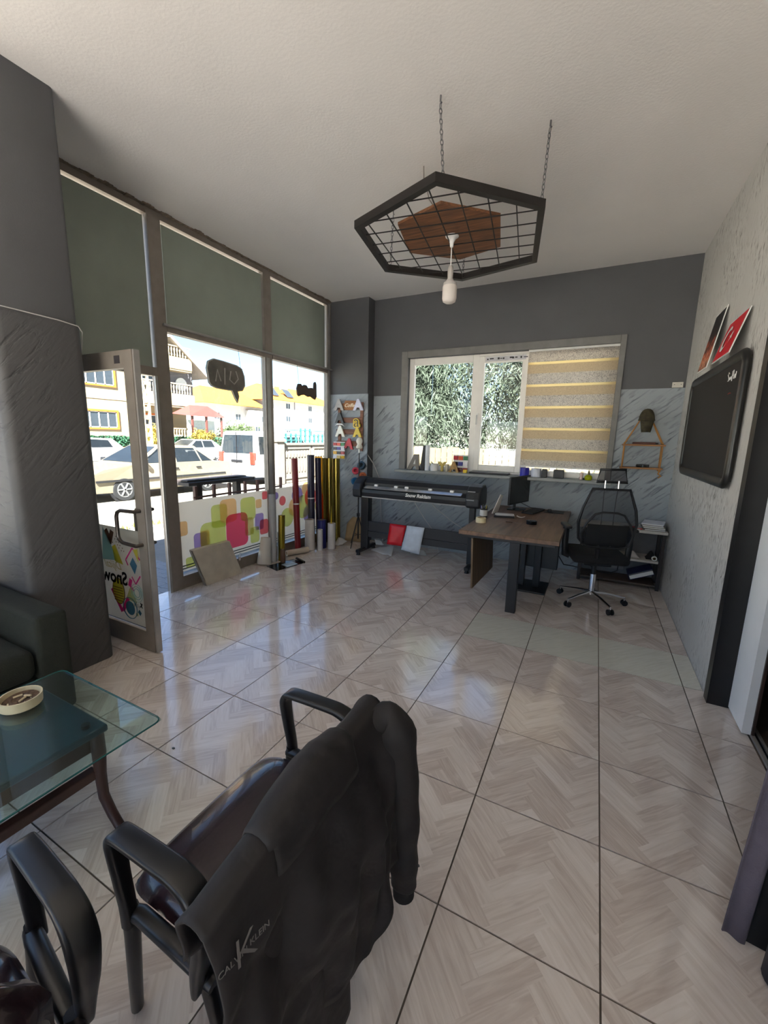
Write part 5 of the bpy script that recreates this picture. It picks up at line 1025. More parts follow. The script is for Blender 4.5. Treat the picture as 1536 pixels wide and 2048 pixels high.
# ================================================================== OFFICE CHAIR
oc = thing('office_chair', 'black mesh-back office chair with headrest and chrome five-star base', 'chair', (2.425, 3.31, 0), R(14))
cy_ = 0.0
for k in range(5):
    a = R(1 + 72 * k); e_ = Vector((.31 * math.cos(a), .31 * math.sin(a), .075))
    MB().tube([(0.02 * math.cos(a), .02 * math.sin(a), .115), (.16 * math.cos(a), .16 * math.sin(a), .10), tuple(e_)], [.018, .015, .011], 10).build('base_arm', CHROME, oc, smooth=60, local=True)
    c = MB().cyl((e_.x, e_.y, .045), (e_.x, e_.y, .085), .008, n=8).build('caster', CHROME, oc, local=True)
    for s in (-1, 1):
        n_ = Vector((-math.sin(a), math.cos(a), 0)) * s * .012; MB().cyl((e_.x + n_.x, e_.y + n_.y, .028), (e_.x + n_.x * 2, e_.y + n_.y * 2, .028), .028, n=16).build('caster_wheel', BLACK, c, local=True, smooth=40)
MB().cyl((0, 0, .09), (0, 0, .30), .028, n=16).build('gas_column', CHROME, oc, local=True, smooth=40); MB().cyl((0, 0, .29), (0, 0, .42), .022, n=16).build('gas_piston', BLACK, oc, local=True, smooth=40)
MB().rbox((-.12, -.12, .41), (.12, .12, .45), .01).build('mechanism', BLACK, oc, local=True)
FAB = mat('black_fabric', (16, 16, 18), .9, bump=.2, bscale=200)
MB().rbox((-.25, -.22, .45), (.25, .26, .54), .04, 4).build('seat', FAB, oc, local=True, smooth=60)
OUT = [(-.155, 1.17), (-.22, .99), (-.245, .86), (-.225, .70), (-.17, .635), (.17, .635), (.225, .70), (.245, .86), (.22, .99), (.155, 1.17)]
def by(x, z): return -.22 - .05 * (z - .65) + .25 * x * x - .03 * math.sin((z - .63) * 5)
MB().tube([(x, by(x, z), z) for x, z in OUT], .012, 8, closed=True).build('back_frame', BLACK, oc, local=True, smooth=60)
MESHF = mesh_fabric('back_mesh', (30, 30, 36), .42)
def hwid(z):
    P_ = [(.635, .17), (.70, .225), (.86, .245), (.99, .22), (1.17, .155)]
    for (z0, w0), (z1, w1) in zip(P_, P_[1:]):
        if z <= z1: return w0 + (w1 - w0) * (z - z0) / (z1 - z0)
    return P_[-1][1]
MB().grid(lambda u, v: ((2 * u - 1) * hwid(.635 + v * .535), by((2 * u - 1) * hwid(.635 + v * .535), .635 + v * .535), .635 + v * .535), 12, 12).build('backrest_mesh', MESHF, oc, local=True, smooth=60)
LUM = [(-.20, .66), (-.215, .76), (-.18, .86), (-.12, .945), (-.06, .965), (.06, .965), (.12, .945), (.18, .86), (.215, .76), (.20, .66), (.12, .63), (-.12, .63)]
MB().tube([(x, by(x, z) - .035, z) for x, z in LUM], .010, 8, closed=True).build('lumbar_frame', BLACK, oc, local=True, smooth=60)
MB().grid(lambda u, v: ((2 * u - 1) * .17, by((2 * u - 1) * .17, .65 + v * .20) - .03, .65 + v * .20), 8, 6).build('lumbar_pad', mesh_fabric('lumbar_mesh', (18, 18, 20), .12), oc, local=True, smooth=60, solid=.01)
for s in (-1, 1): MB().tube([(s * .05, by(0, 1.0) + .03, .64), (s * .05, by(0, 1.0) + .03, 1.0), (s * .055, by(0, 1.17) + .02, 1.165)], .004, 8).build('back_rod', STEEL, oc, local=True, smooth=60)
for s in (-1, 1): MB().cyl((s * .055, -.25, 1.16), (s * .055, -.25, 1.25), .009, n=10).build('headrest_post', CHROME, oc, local=True, smooth=60)
MB().tube([(-.05, -.24, .62), (-.04, -.18, .46), (0, -.05, .44)], .022, 8).build('back_bracket', BLACK, oc, local=True, smooth=60)
HB = [(-.125, 1.235), (-.105, 1.345), (.10, 1.35), (.125, 1.235)]
MB().tube([(x, -.25 + .5 * x * x, z) for x, z in HB], .012, 8, closed=True).build('headrest_frame', BLACK, oc, local=True, smooth=60)
MB().grid(lambda u, v: ((2 * u - 1) * (.12 - .02 * v), -.25 + .5 * ((2 * u - 1) * .11) ** 2, 1.24 + v * .105), 8, 4).build('headrest_mesh', mesh_fabric('headrest_weave', (48, 44, 48), .3), oc, local=True, smooth=60)
for s in (-1, 1):
    ar = MB().tube([(s * .24, 0, .47), (s * .285, 0, .48), (s * .29, 0, .60), (s * .29, .0, .76)], .02, 8, flat=1.5).build('arm_post', BLACK, oc, local=True, smooth=60)
    MB().rbox((s * .29 - .035, -.10, .755), (s * .29 + .035, .13, .785), .012, 3).build('arm_pad', BLACK, ar, local=True, smooth=60)

# ================================================================== LOW SHELF UNIT
su = thing('shelf_unit', 'low open shelf unit with white boards and dark posts in the right corner', 'shelf', (2.68, 4.20, 0))
DPO = mat('dark_post', (44, 34, 34), .5); SHW = mat('shelf_board', (196, 190, 182), .6)
for (x, y) in ((2.27, 4.03), (3.05, 4.03), (2.27, 4.34), (3.05, 4.34)): MB().rbox((x, y, 0), (x + .035, y + .035, .63), .003, 1).build('post', DPO, su)
MB().rbox((2.25, 4.01, .63), (3.095, 4.385, .66), .003, 1).build('shelf', SHW, su); MB().rbox((2.306, 4.04, .30), (3.049, 4.37, .325), .003, 1).build('shelf', SHW, su); MB().rbox((2.306, 4.06, .03), (3.049, 4.37, .05), .003, 1).build('shelf', mat('shelf_brown', (90, 76, 66), .6), su)
B((2.306, 4.372, .05), (3.049, 4.378, .63)).build('back_panel', mat('back_panel_grey', (108, 106, 108), .7), su)
bkc = [((66, 60, 60), 'dark closed book at the bottom of the pile on the shelf unit'), ((196, 190, 170), 'cream book second in the pile on the shelf unit'), ((120, 100, 80), 'brown book in the pile on the shelf unit'), ((214, 218, 230), 'white magazine on top of the pile on the shelf unit')]
for k, (c, lab) in enumerate(bkc):
    t = thing('book', lab, 'book', (2.97, 4.17, .661 + k * .019), R(4 - 5 * k), 'books piled on the shelf unit'); MB().rbox((-.10, -.13, 0), (.10, .13, .017), .002, 1).build('cover', mat('book_%d_%d_%d' % c, c, .5), t, local=True); MB().rbox((-.098, -.132, .003), (.094, .125, .014), .001, 1).build('pages', PAPER, t, local=True)
t = thing('magazine', 'pale grey magazine lying flat beside the pile of books', 'magazine', (2.76, 4.16, .661), R(-14)); MB().rbox((-.11, -.12, 0), (.11, .12, .008), .002, 1).build('cover', mat('mag_grey', (176, 176, 180), .5), t, local=True); MB().rbox((-.108, -.122, .002), (.105, .115, .006), .001, 1).build('pages', PAPER, t, local=True)
rt = thing('red_clip', 'red plastic clamp lying on the front of the shelf unit', 'clamp', (2.80, 4.05, .66)); MB().rbox((2.755, 4.03, .661), (2.80, 4.05, .69), .005).build('grip', mat('red_plastic', (176, 28, 28), .4), rt); MB().rbox((2.80, 4.033, .661), (2.86, 4.047, .675), .004).build('jaw', MATS['red_plastic'], rt)
bi = thing('ring_binder', 'dark blue lever-arch binder slanting on the bottom shelf', 'binder', (2.90, 4.18, .051)); M = Matrix.Translation((2.91, 4.19, .145)) @ Matrix.Rotation(R(-24), 4, 'Y')
MB().rbox((-.125, -.12, -.028), (.125, .12, -.024), .001, 1, M).build('cover', mat('navy_board', (34, 40, 84), .5), bi); MB().rbox((-.125, -.12, .036), (.125, .12, .040), .001, 1, M).build('cover', MATS['navy_board'], bi); MB().rbox((-.125, -.12, -.024), (-.121, .12, .036), .001, 1, M).build('spine', MATS['navy_board'], bi); MB().rbox((-.115, -.115, -.022), (.12, .115, .02), .002, 1, M).build('pages', PAPER, bi)
for k, (x, w, h, c, lab) in enumerate(((2.81, .09, .05, (196, 192, 190), 'crumpled white cloth on the middle shelf'), (2.985, .06, .07, (34, 32, 34), 'black rounded pouch on the middle shelf'))):
    t = thing('pouch' if k else 'cloth', lab, 'pouch' if k else 'cloth', (x, 4.16, .326)); MB().grid(lambda u, v, x=x, w=w, h=h: (x + (u - .5) * w * 1.6, 4.10 + v * .14, .327 + h * math.sin(u * math.pi) * math.sin(v * math.pi) * (1 + .25 * math.sin(9 * u + 7 * v))), 12, 8).build('body', mat('soft_%d' % k, c, .85), t, smooth=60, solid=.003)
    MB().tube([(x - .03, 4.12, .335), (x + .01, 4.10, .335), (x + .05, 4.12, .335)], .004, 6).build('seam', mat('soft_%d' % k, c, .85), t)
tr_ = thing('tape_roll', 'small white tape roll at the front of the middle shelf', 'tape roll', (3.01, 4.07, .326)); MB().lathe([(.016, -.012), (.026, -.012), (.026, .012), (.016, .012), (.016, -.012)], n=18, M=Matrix.Translation((3.01, 4.07, .352)) @ Matrix.Rotation(R(90), 4, 'X')).build('tape', WHITE, tr_, smooth=40); MB().lathe([(.013, -.011), (.016, -.011), (.016, .011), (.013, .011), (.013, -.011)], n=18, M=Matrix.Translation((3.01, 4.07, .352)) @ Matrix.Rotation(R(90), 4, 'X')).build('core', MATS['cardboard_core'], tr_)
ps = thing('power_strip', 'grey socket box with two black round sockets behind the office chair', 'socket', (2.70, 4.36, .13)); MB().rbox((2.50, 4.352, .10), (2.76, 4.371, .24), .004).build('box', mat('socket_box', (128, 124, 122), .5), ps)
for x in (2.655, 2.71): MB().lathe([(.022, -.004), (.022, .004), (.012, .004), (.012, -.002), (0, -.002)], n=16, M=Matrix.Translation((x, 4.351, .17)) @ Matrix.Rotation(R(90), 4, 'X')).build('socket', BLACK, ps)
tag(MB().tube([(2.70, 4.34, .17), (2.69, 4.28, .10), (2.60, 4.25, .06), (2.50, 4.27, .06), (2.42, 4.30, .10), (2.33, 4.33, .14)], .005, 6).build('power_cable', BLACK, smooth=60), 'black cable looping from the round sockets along the shelf', 'cable')

# ================================================================== ROPE SHELF WITH CAP, JUNCTION BOX
rs_ = thing('rope_shelf', 'small two-tier rope-hung wooden wall shelf', 'shelf', (2.79, 4.33, 1.30)); ROPE = mat('jute_rope', (176, 124, 66), .9, bump=.5, bscale=150)
for z, yy in ((1.565, 0), (1.312, 0)): MB().rbox((2.585, 4.24, z - .009), (2.99, 4.375, z + .009), .003).build('board', wood('shelf_wood_%d' % int(z * 100), (120, 78, 44), (176, 124, 74), 'X', .6), rs_)
for y in (4.25, 4.36):
    for s, x0 in ((-1, 2.605), (1, 2.965)):
        r1 = MB().tube([(2.785, 4.345, 1.955), (x0, y, 1.58), (x0, y, 1.57), (x0, y, 1.30)], .006, 8).build('rope', ROPE, rs_, smooth=60)
        MB().lathe([(0, -.014), (.011, -.008), (.013, 0), (.011, .008), (0, .014)], (x0, y, 1.293), 10).build('knot', ROPE, r1, smooth=60); MB().lathe([(0, -.010), (.010, 0), (0, .010)], (x0, y, 1.583), 10).build('knot', ROPE, r1, smooth=60)
MB().tube([(2.965, 4.25, 1.285), (2.955, 4.25, 1.26), (2.985, 4.25, 1.235), (2.96, 4.25, 1.215)], .008, 8).build('rope_tail', ROPE, rs_, smooth=60)
MB().cyl((2.785, 4.388, 1.955), (2.785, 4.33, 1.958), .006, n=8).build('nail', STEEL, rs_)
cp_ = thing('cap', 'dark olive camouflage cap hung over the top of the rope shelf', 'cap', (2.785, 4.29, 1.85)); CAM = mat('camouflage', (62, 56, 38), .9, var=.5, scale=22)
MB().grid(lambda u, v: (2.785 + .075 * math.cos(u * 2 * math.pi) * math.cos(v * 1.45), 4.275 + .062 * math.sin(u * 2 * math.pi) * math.cos(v * 1.45) , 1.83 + .125 * math.sin(v * 1.57)), 20, 8).build('crown', CAM, cp_, smooth=60, solid=.003)
MB().grid(lambda u, v: (2.79 + (u - .5) * .13 * (1 - .35 * v), 4.215 + .028 * (2 * u - 1) ** 2 + .012 * v, 1.835 - .13 * v), 10, 5).build('peak', CAM, cp_, smooth=60, solid=.005); MB().tube([(2.785 + .076 * math.cos(a), 4.275 + .063 * math.sin(a), 1.836) for a in [2 * math.pi * k / 20 for k in range(20)]], .006, 6, closed=True).build('band', CAM, cp_)
it = thing('knife_sheath', 'dark reddish flat sheath on the upper board of the rope shelf', 'sheath', (2.78, 4.29, 1.575)); MB().rbox((2.68, 4.27, 1.5745), (2.90, 4.31, 1.598), .006).build('body', mat('oxblood', (86, 44, 36), .5), it); MB().rbox((2.90, 4.28, 1.577), (2.925, 4.30, 1.593), .004).build('grip', BLACK, it)
it = thing('sunglasses', 'black sunglasses on the lower board of the rope shelf', 'glasses', (2.80, 4.29, 1.322)); 
for x in (2.745, 2.81): MB().rbox((x, 4.275, 1.3225), (x + .055, 4.281, 1.355), .006).build('lens', BLACK_G, it)
MB().tube([(2.745, 4.28, 1.35), (2.805, 4.278, 1.353), (2.865, 4.28, 1.35)], .004, 6).build('bridge', BLACK, it)
for x in (2.745, 2.865): MB().cyl((x, 4.28, 1.348), (x, 4.35, 1.326), .003, n=6).build('temple', BLACK, it)
jb = thing('junction_box', 'small white surface-mounted box on the back wall near the corner', 'switch', (3.03, 4.38, 2.18)); MB().rbox((2.985, 4.372, 2.182), (3.085, 4.3875, 2.24), .004).build('box', mat('ivory_box', (206, 200, 188), .5), jb)
for x in (3.005, 3.065): MB().cyl((x, 4.3725, 2.215), (x, 4.3705, 2.215), .004, n=8).build('screw', BLACK, jb)

# ================================================================== BLACKBOARD AND PICTURES (right wall)
bd = thing('blackboard', 'large blackboard with a thick rounded black frame on the right wall', 'blackboard', (3.08, 2.97, 1.30))
by0, by1, bz0_, bz1_ = 2.15, 3.79, 1.315, 2.165
B((3.075, by0 + .04, bz0_ + .04), (3.108, by1 - .04, bz1_ - .04)).build('slate', mat('slate_black', (24, 23, 22), .75, var=.08), bd)
pth = [(3.083, y, z) for y, z in rrect((by0 + by1) / 2, (bz0_ + bz1_) / 2, by1 - by0 - .05, bz1_ - bz0_ - .05, .07, 6)]
MB().tube(pth, .036, 12, closed=True, flat=.62, up=(1, 0, 0)).build('frame', mat('frame_black', (20, 19, 19), .3), bd, smooth=60)
CH = mat('chalk', (220, 218, 214), .9)
def chalk(pts, m=CH): MB().tube([(3.0735, y + .10, z - .02) for y, z in pts], .0028, 5).build('chalk_writing', m, bd)
chalk([(2.38, 2.075), (2.395, 2.085), (2.41, 2.07), (2.385, 2.05), (2.375, 2.03), (2.40, 2.03)]); chalk([(2.365, 2.05), (2.36, 2.035), (2.345, 2.05), (2.34, 2.035), (2.325, 2.05), (2.32, 2.035)]); chalk([(2.305, 2.02), (2.305, 2.08), (2.28, 2.085), (2.275, 2.055), (2.305, 2.05)]); chalk([(2.27, 2.03), (2.265, 2.055), (2.25, 2.03), (2.24, 2.055), (2.225, 2.03), (2.22, 2.07)]); chalk([(2.34, 1.94), (2.30, 1.945), (2.28, 1.94)], mat('red_chalk', (150, 50, 44), .9))
def leaning(name, label, cat, y0, y1, zb, zt, m):
    t = thing(name, label, cat, (3.02, (y0 + y1) / 2, zb)); xb, xt = 3.022, 3.098
    Pq = lambda u, v, d: Vector((xb + (xt - xb) * v - d, y1 + (y0 - y1) * u, zb + (zt - zb) * v))
    MB().add([Pq(0, 0, 0), Pq(1, 0, 0), Pq(1, 1, 0), Pq(0, 1, 0)], [(0, 1, 2, 3)]).build('panel', WHITE, t, solid=.006)
    MB().add([Pq(.03, .03, .004), Pq(.97, .03, .004), Pq(.97, .97, .004), Pq(.03, .97, .004)], [(0, 1, 2, 3)]).build('picture', m, t)
    return t, Pq
ft, Pq = leaning('flag_picture', 'red flag picture with white crescent and star leaning on the blackboard frame', 'picture', 2.335, 2.79, 2.168, 2.44, mat('flag_red', (214, 16, 38), .4, var=.05))
cres = []
for k in range(21): a = R(40 + 280 * k / 20); cres.append((.38 + .17 * math.cos(a), .5 + .30 * math.sin(a)))
for k in range(21): a = R(324 - 288 * k / 20); cres.append((.425 + .115 * math.cos(a), .5 + .205 * math.sin(a)))
n_ = len(cres)
cm = MB(); cm.v = [Pq(u, v, .0095) for u, v in cres]
for k in range(20): cm.f.append((k, k + 1, n_ - 2 - k, n_ - 1 - k))
cm.build('crescent', WHITE, ft)
star = []
for k in range(10): a = R(180 + 36 * k); q = .15 if k % 2 == 0 else .058; star.append((.66 + q * math.cos(a) * .58, .5 + q * math.sin(a)))
MB().add([Pq(.66, .5, .0095)] + [Pq(u, v, .0095) for u, v in star], [(0, k + 1, (k + 1) % 10 + 1) for k in range(10)]).build('star', WHITE, ft)
m, t, p = principled('dusk_print'); p.inputs['Roughness'].default_value = .4
tc = t.nodes.new('ShaderNodeTexCoord'); sx = t.nodes.new('ShaderNodeSeparateXYZ'); t.links.new(tc.outputs['Generated'], sx.inputs[0]); no = t.nodes.new('ShaderNodeTexNoise'); no.inputs['Scale'].default_value = 7; no.inputs['Detail'].default_value = 4; t.links.new(tc.outputs['Generated'], no.inputs['Vector'])
v1 = math_node(t, 'MULTIPLY', no.outputs['Fac'], 1.1); v2 = math_node(t, 'SUBTRACT', v1, sx.outputs[2]); v2 = math_node(t, 'ADD', v2, .35); rp = t.nodes.new('ShaderNodeValToRGB'); rp.color_ramp.elements[0].color = srgb(20, 18, 22); rp.color_ramp.elements[1].color = srgb(60, 30, 24); e1 = rp.color_ramp.elements.new(.42); e1.color = srgb(40, 24, 22); e2 = rp.color_ramp.elements.new(.6); e2.color = srgb(196, 84, 44); e3 = rp.color_ramp.elements.new(.72); e3.color = srgb(226, 150, 110); t.links.new(v2, rp.inputs[0]); t.links.new(rp.outputs[0], p.inputs['Base Color'])
leaning('dark_picture', 'narrow dark picture with glowing orange lower half leaning on the blackboard frame', 'picture', 2.96, 3.29, 2.168, 2.62, m)

# ================================================================== CURTAIN AT THE SLIDING DOOR
cu = thing('door_curtain', 'dark grey curtain gathered at the sliding doorway on the right edge', 'curtain', (2.98, .26, 0)); CUR = mat('charcoal_curtain', (50, 47, 54), .9, var=.12, scale=14, bump=.2, bscale=160)
MB().grid(lambda u, v: (2.856 + .055 * u + .10 * v, .358 - .012 * u + .006 * math.sin(u * 6), .012 + v * 2.3), 16, 12).build('drape', mat('mauve_grey_curtain', (96, 88, 98), .85, var=.1, scale=14, bump=.2, bscale=160), cu, smooth=60, solid=.004)
MB().grid(lambda u, v: (2.912 + .10 * v + .15 * u, .352 - .02 * u, .02 + v * 2.28), 8, 8).build('gap_shade', mat('gap_black', (10, 9, 11), .9), cu, smooth=60, solid=.004)  # black sheet stands in for the dark gap between flap and fold
MB().grid(lambda u, v: (2.978 + .045 * math.cos(u * 6.2832) + .07 * v, .265 + .05 * math.sin(u * 6.2832), .02 + .035 * (1 - v) * math.sin(u * 6.2832) * 0 + v * 2.28), 20, 8).build('fold', CUR, cu, smooth=60, solid=.004)
MB().grid(lambda u, v: (3.0 + .07 * u + .02 * math.sin(u * 14), .19 - .42 * u, .02 + v * 2.28), 24, 6).build('drape', CUR, cu, smooth=60, solid=.004)
MB().cyl((3.04, -.25, 2.33), (3.04, .6, 2.33), .012, n=10).build('rod', BLACK_S, cu)

# ================================================================== COFFEE TABLE, ASHTRAY
GT = .47
tb = thing('coffee_table', 'glass-topped coffee table on dark curved wooden legs', 'table', (.54, -.8, 0))
TW = mat('dark_red_wood', (62, 40, 36), .4)
MB().rbox((.18, -1.40, GT - .010), (.905, -.225, GT), .004, 2).build('glass_top', GLASS_T, tb)
MB().tube([(x, y, GT - .005) for x, y in rrect(.5425, -.8125, .727, 1.177, .03, 4)], .0032, 6, closed=True).build('glass_edge', GLASS_E, tb)
MB().rbox((.24, -1.31, GT - .055), (.72, -.325, GT - .0255), .008, 2).build('under_top', mat('blue_grey_board', (40, 62, 74), .35), tb)
for x in (.29, .67):
    for y in (-.38, -1.26): MB().cyl((x, y, GT - .026), (x, y, GT - .0101), .015, n=12).build('glass_pad', BLACK, tb)
for (x, y, s, sy) in ((.69, -.36, 1, 1), (.27, -.36, -1, 1), (.69, -1.28, 1, -1), (.27, -1.28, -1, -1)):
    MB().tube([(x, y, GT - .055), (x + s * .012, y, .34), (x + s * .006, y, .24), (x + s * .012, y, .14), (x + s * .04, y + sy * .01, .06), (x + s * .085, y + sy * .015, .004)], [.030, .026, .022, .020, .019, .018], 8).build('leg', TW, tb, smooth=60)
MB().rbox((.66, -1.27, .225), (.70, -.37, .265), .004).build('stretcher', TW, tb); MB().rbox((.255, -1.27, .225), (.295, -.37, .265), .004).build('stretcher', TW, tb); MB().rbox((.29, -.385, GT - .12), (.67, -.35, GT - .055), .004).build('apron', TW, tb); MB().rbox((.665, -1.27, GT - .12), (.70, -.37, GT - .055), .004).build('apron', TW, tb)
ah = thing('ashtray', 'round cream ashtray full of ash on the glass table', 'ashtray', (.335, -.445, GT)); MB().lathe([(0, 0), (.066, 0), (.070, .004), (.072, .042), (.066, .042), (.064, .018), (0, .016)], (.335, -.445, GT + .0005), 28).build('bowl', mat('cream_ceramic', (206, 194, 160), .45), ah, smooth=40)
q = MB().grid(lambda u, v: (.335 + .062 * v * math.cos(u * 6.2832), -.445 + .062 * v * math.sin(u * 6.2832), GT + .024 + .008 * math.sin(u * 25) * v * (1 - v) * 3 + .004 * math.sin(17 * v + 9 * u)), 24, 6).build('ash', mat('ash_brown', (92, 74, 60), .95, var=.4, scale=90), ah, smooth=60); q['kind'] = 'stuff'
for k, (x, y, a) in enumerate(((.33, -.43, .4), (.36, -.46, 2.0), (.31, -.46, 1.2))): MB().cyl((x, y, GT + .032), (x + .03 * math.cos(a), y + .03 * math.sin(a), GT + .034), .004, n=8).build('cigarette_end', mat('filter_tan', (206, 186, 150), .8), ah)

# ================================================================== SOFA
so = thing('sofa', 'dark green fabric sofa with a broad square arm beside the pillar', 'sofa', (-.70, -.95, 0)); SOF = mat('dark_green_fabric', (38, 41, 33), .95, var=.1, scale=30, bump=.25, bscale=180)
def soft(name, lo, hi, r, m=SOF): return MB().rbox(lo, hi, r, 3).build(name, m, so, smooth=60)
soft('arm', (-1.05, -.175, .04), (-.165, -.022, .62), .025); soft('arm', (-1.05, -1.95, .04), (-.165, -1.80, .62), .025)
soft('back', (-1.24, -1.80, .04), (-1.00, -.18, .86), .05); soft('base', (-1.0, -1.80, .06), (-.19, -.18, .28), .02)
for (y0, y1) in ((-.97, -.182), (-1.797, -.98)): soft('seat_cushion', (-1.0, y0, .285), (-.17, y1, .45), .045); soft('back_cushion', (-1.02, y0 + .01, .455), (-.82, y1 - .01, .84), .05)
for (x, y) in ((-.24, -.09), (-.24, -1.87), (-.98, -.09), (-.98, -1.87)): MB().cyl((x, y, 0), (x, y, .045), .02, n=12).build('foot', BLACK, so)

# ================================================================== ARMCHAIRS
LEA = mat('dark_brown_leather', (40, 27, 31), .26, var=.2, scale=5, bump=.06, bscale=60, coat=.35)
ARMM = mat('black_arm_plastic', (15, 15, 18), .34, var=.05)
def strap(path, wid, th, n=4):
    """flat bent bar: path in local (x, z), width across y, rounded rectangular section"""
    m = MB(); P_ = [Vector((p[0], 0, p[1])) for p in path]; N = 10 * (len(P_) - 1); pts = []; ws = []; ts = []
    for i in range(N + 1):
        f_ = i / 10; k = min(int(f_), len(P_) - 2); q = f_ - k
        p0, p1, p2, p3 = P_[max(k - 1, 0)], P_[k], P_[k + 1], P_[min(k + 2, len(P_) - 1)]
        pts.append(.5 * ((2 * p1) + (-p0 + p2) * q + (2 * p0 - 5 * p1 + 4 * p2 - p3) * q * q + (-p0 + 3 * p1 - 3 * p2 + p3) * q ** 3)); ws.append(wid[k] * (1 - q) + wid[k + 1] * q); ts.append(th[k] * (1 - q) + th[k + 1] * q)
    for i, p in enumerate(pts):
        t = (pts[min(i + 1, N)] - pts[max(i - 1, 0)]).normalized(); b = Vector((-t.z, 0, t.x))
        sec = rrect(0, 0, ws[i], ts[i], min(ts[i], ws[i]) * .32, 2); n = len(sec)
        for (a, c) in sec: m.v.append(p + Vector((0, a, 0)) + b * c)
    for i in range(N):
        for k in range(n): m.f.append((i * n + k, i * n + (k + 1) % n, (i + 1) * n + (k + 1) % n, (i + 1) * n + k))
    m.f.append(tuple(range(n))); m.f.append(tuple(N * n + k for k in reversed(range(n))))
    return m
def shift_y(m, y):
    for v in m.v: v.y += y
    return m
def armchair(label, loc, rotz, group):
    """local: faces -x, origin on the floor under the seat centre"""
    t = thing('armchair', label, 'chair', loc, rotz, group)
    def seat_fn(u, v):
        a, b = 2 * u - 1, 2 * v - 1; k = max(0, 1 - abs(a) ** 5) * max(0, 1 - abs(b) ** 5)
        return (.005 + b * .245 * (1 - .05 * abs(a) ** 6), a * .268 * (1 - .08 * abs(b) ** 6), .385 + .052 * k ** .35 - .02 * max(0, -b - .55) / .45 + .006 * k)
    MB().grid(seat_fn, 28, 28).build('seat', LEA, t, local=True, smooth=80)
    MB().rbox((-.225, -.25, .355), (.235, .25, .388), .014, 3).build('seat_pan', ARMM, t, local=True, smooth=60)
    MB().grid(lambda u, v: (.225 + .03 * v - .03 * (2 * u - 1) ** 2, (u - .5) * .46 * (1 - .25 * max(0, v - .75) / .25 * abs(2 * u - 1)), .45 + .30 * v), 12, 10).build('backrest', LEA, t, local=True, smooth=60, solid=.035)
    for s in (-1, 1):
        y = s * .312
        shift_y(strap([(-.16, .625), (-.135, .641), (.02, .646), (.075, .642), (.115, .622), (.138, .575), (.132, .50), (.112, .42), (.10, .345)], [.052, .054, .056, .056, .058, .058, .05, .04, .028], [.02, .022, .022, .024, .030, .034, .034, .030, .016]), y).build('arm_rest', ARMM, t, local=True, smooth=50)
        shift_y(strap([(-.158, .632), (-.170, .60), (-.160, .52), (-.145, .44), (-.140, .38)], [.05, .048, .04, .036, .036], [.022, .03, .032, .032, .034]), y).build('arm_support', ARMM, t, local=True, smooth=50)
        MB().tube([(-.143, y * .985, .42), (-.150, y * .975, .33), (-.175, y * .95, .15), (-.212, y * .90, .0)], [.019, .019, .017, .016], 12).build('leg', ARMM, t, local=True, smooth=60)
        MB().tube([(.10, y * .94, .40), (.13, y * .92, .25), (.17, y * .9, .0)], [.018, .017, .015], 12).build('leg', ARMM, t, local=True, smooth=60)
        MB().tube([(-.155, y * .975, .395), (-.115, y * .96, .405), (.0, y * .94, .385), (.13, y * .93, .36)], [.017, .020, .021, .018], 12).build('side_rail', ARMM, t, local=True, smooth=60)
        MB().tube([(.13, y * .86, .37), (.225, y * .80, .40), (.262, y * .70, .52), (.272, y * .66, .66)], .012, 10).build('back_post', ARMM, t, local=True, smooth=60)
    return t
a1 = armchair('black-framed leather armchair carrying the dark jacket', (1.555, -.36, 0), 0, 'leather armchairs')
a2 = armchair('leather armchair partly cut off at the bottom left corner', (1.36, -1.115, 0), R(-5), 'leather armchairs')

# ================================================================== JACKET over the first armchair
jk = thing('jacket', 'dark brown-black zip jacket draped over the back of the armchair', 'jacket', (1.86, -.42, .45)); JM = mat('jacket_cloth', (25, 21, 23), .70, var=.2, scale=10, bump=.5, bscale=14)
def smooth_step(a, b, x): q = max(0.0, min(1.0, (x - a) / (b - a))); return q * q * (3 - 2 * q)
def ridge(u):                                       # height of the draped top edge, near end to far end
    return .728 + .052 * smooth_step(0, .45, u) - .006 * smooth_step(.75, 1, u) + .006 * math.sin(u * 14)
def jrear(u, k):
    """outer side of the jacket below the ridge: k runs from the ridge to the hem"""
    y = -.765 + .655 * u
    hem = .24 + .10 * (1 - math.sin(min(1, max(0, (u - .35) / .6)) * math.pi)) * smooth_step(.3, 1, u)
    z = ridge(u) * (1 - k) + hem * k
    out = .035 + .055 * smooth_step(.05, .7, u)
    bulge = out * math.sin(min(1, k * 1.6) * 1.57) + .02 * k
    f = .010 * math.sin(u * 21 - 4 * k + 1.0) + .007 * math.sin(u * 33 + 5 * k) + .009 * math.sin(9 * k + 6 * u) + .022 * noise.noise(Vector((u * 4 + k * 1.5, k * 5, 3))) + .010 * noise.noise(Vector((u * 11 - k * 4, k * 9, 7)))
    yy = y - .03 * k * (1 - u) - .07 * k * smooth_step(.5, 1, u) + .012 * math.sin(k * 7 + u * 5)
    return Vector((1.815 + bulge + f * smooth_step(.02, .4, k), yy, z))
def jbody(u, v):
    if v < .2:
        k = v / .2; y = -.765 + .655 * u; d = .10 + .09 * math.sin(u * math.pi) ** 2 + .02 * math.sin(u * 11)
        return (1.752 - .012 * (1 - k) + .008 * math.sin(u * 19 + 5 * k), y + .02 * (1 - k) * (.5 - u), ridge(u) - .012 - d * (1 - k))
    if v < .3:
        k = (v - .2) / .1; a = math.pi * k; return (1.7835 - .0315 * math.cos(a), -.765 + .655 * u, ridge(u) - .012 + .022 * math.sin(a))
    return jrear(u, (v - .3) / .7)
jbo = MB().grid(jbody, 64, 56).build('jacket_body', JM, jk, smooth=180, solid=.007)
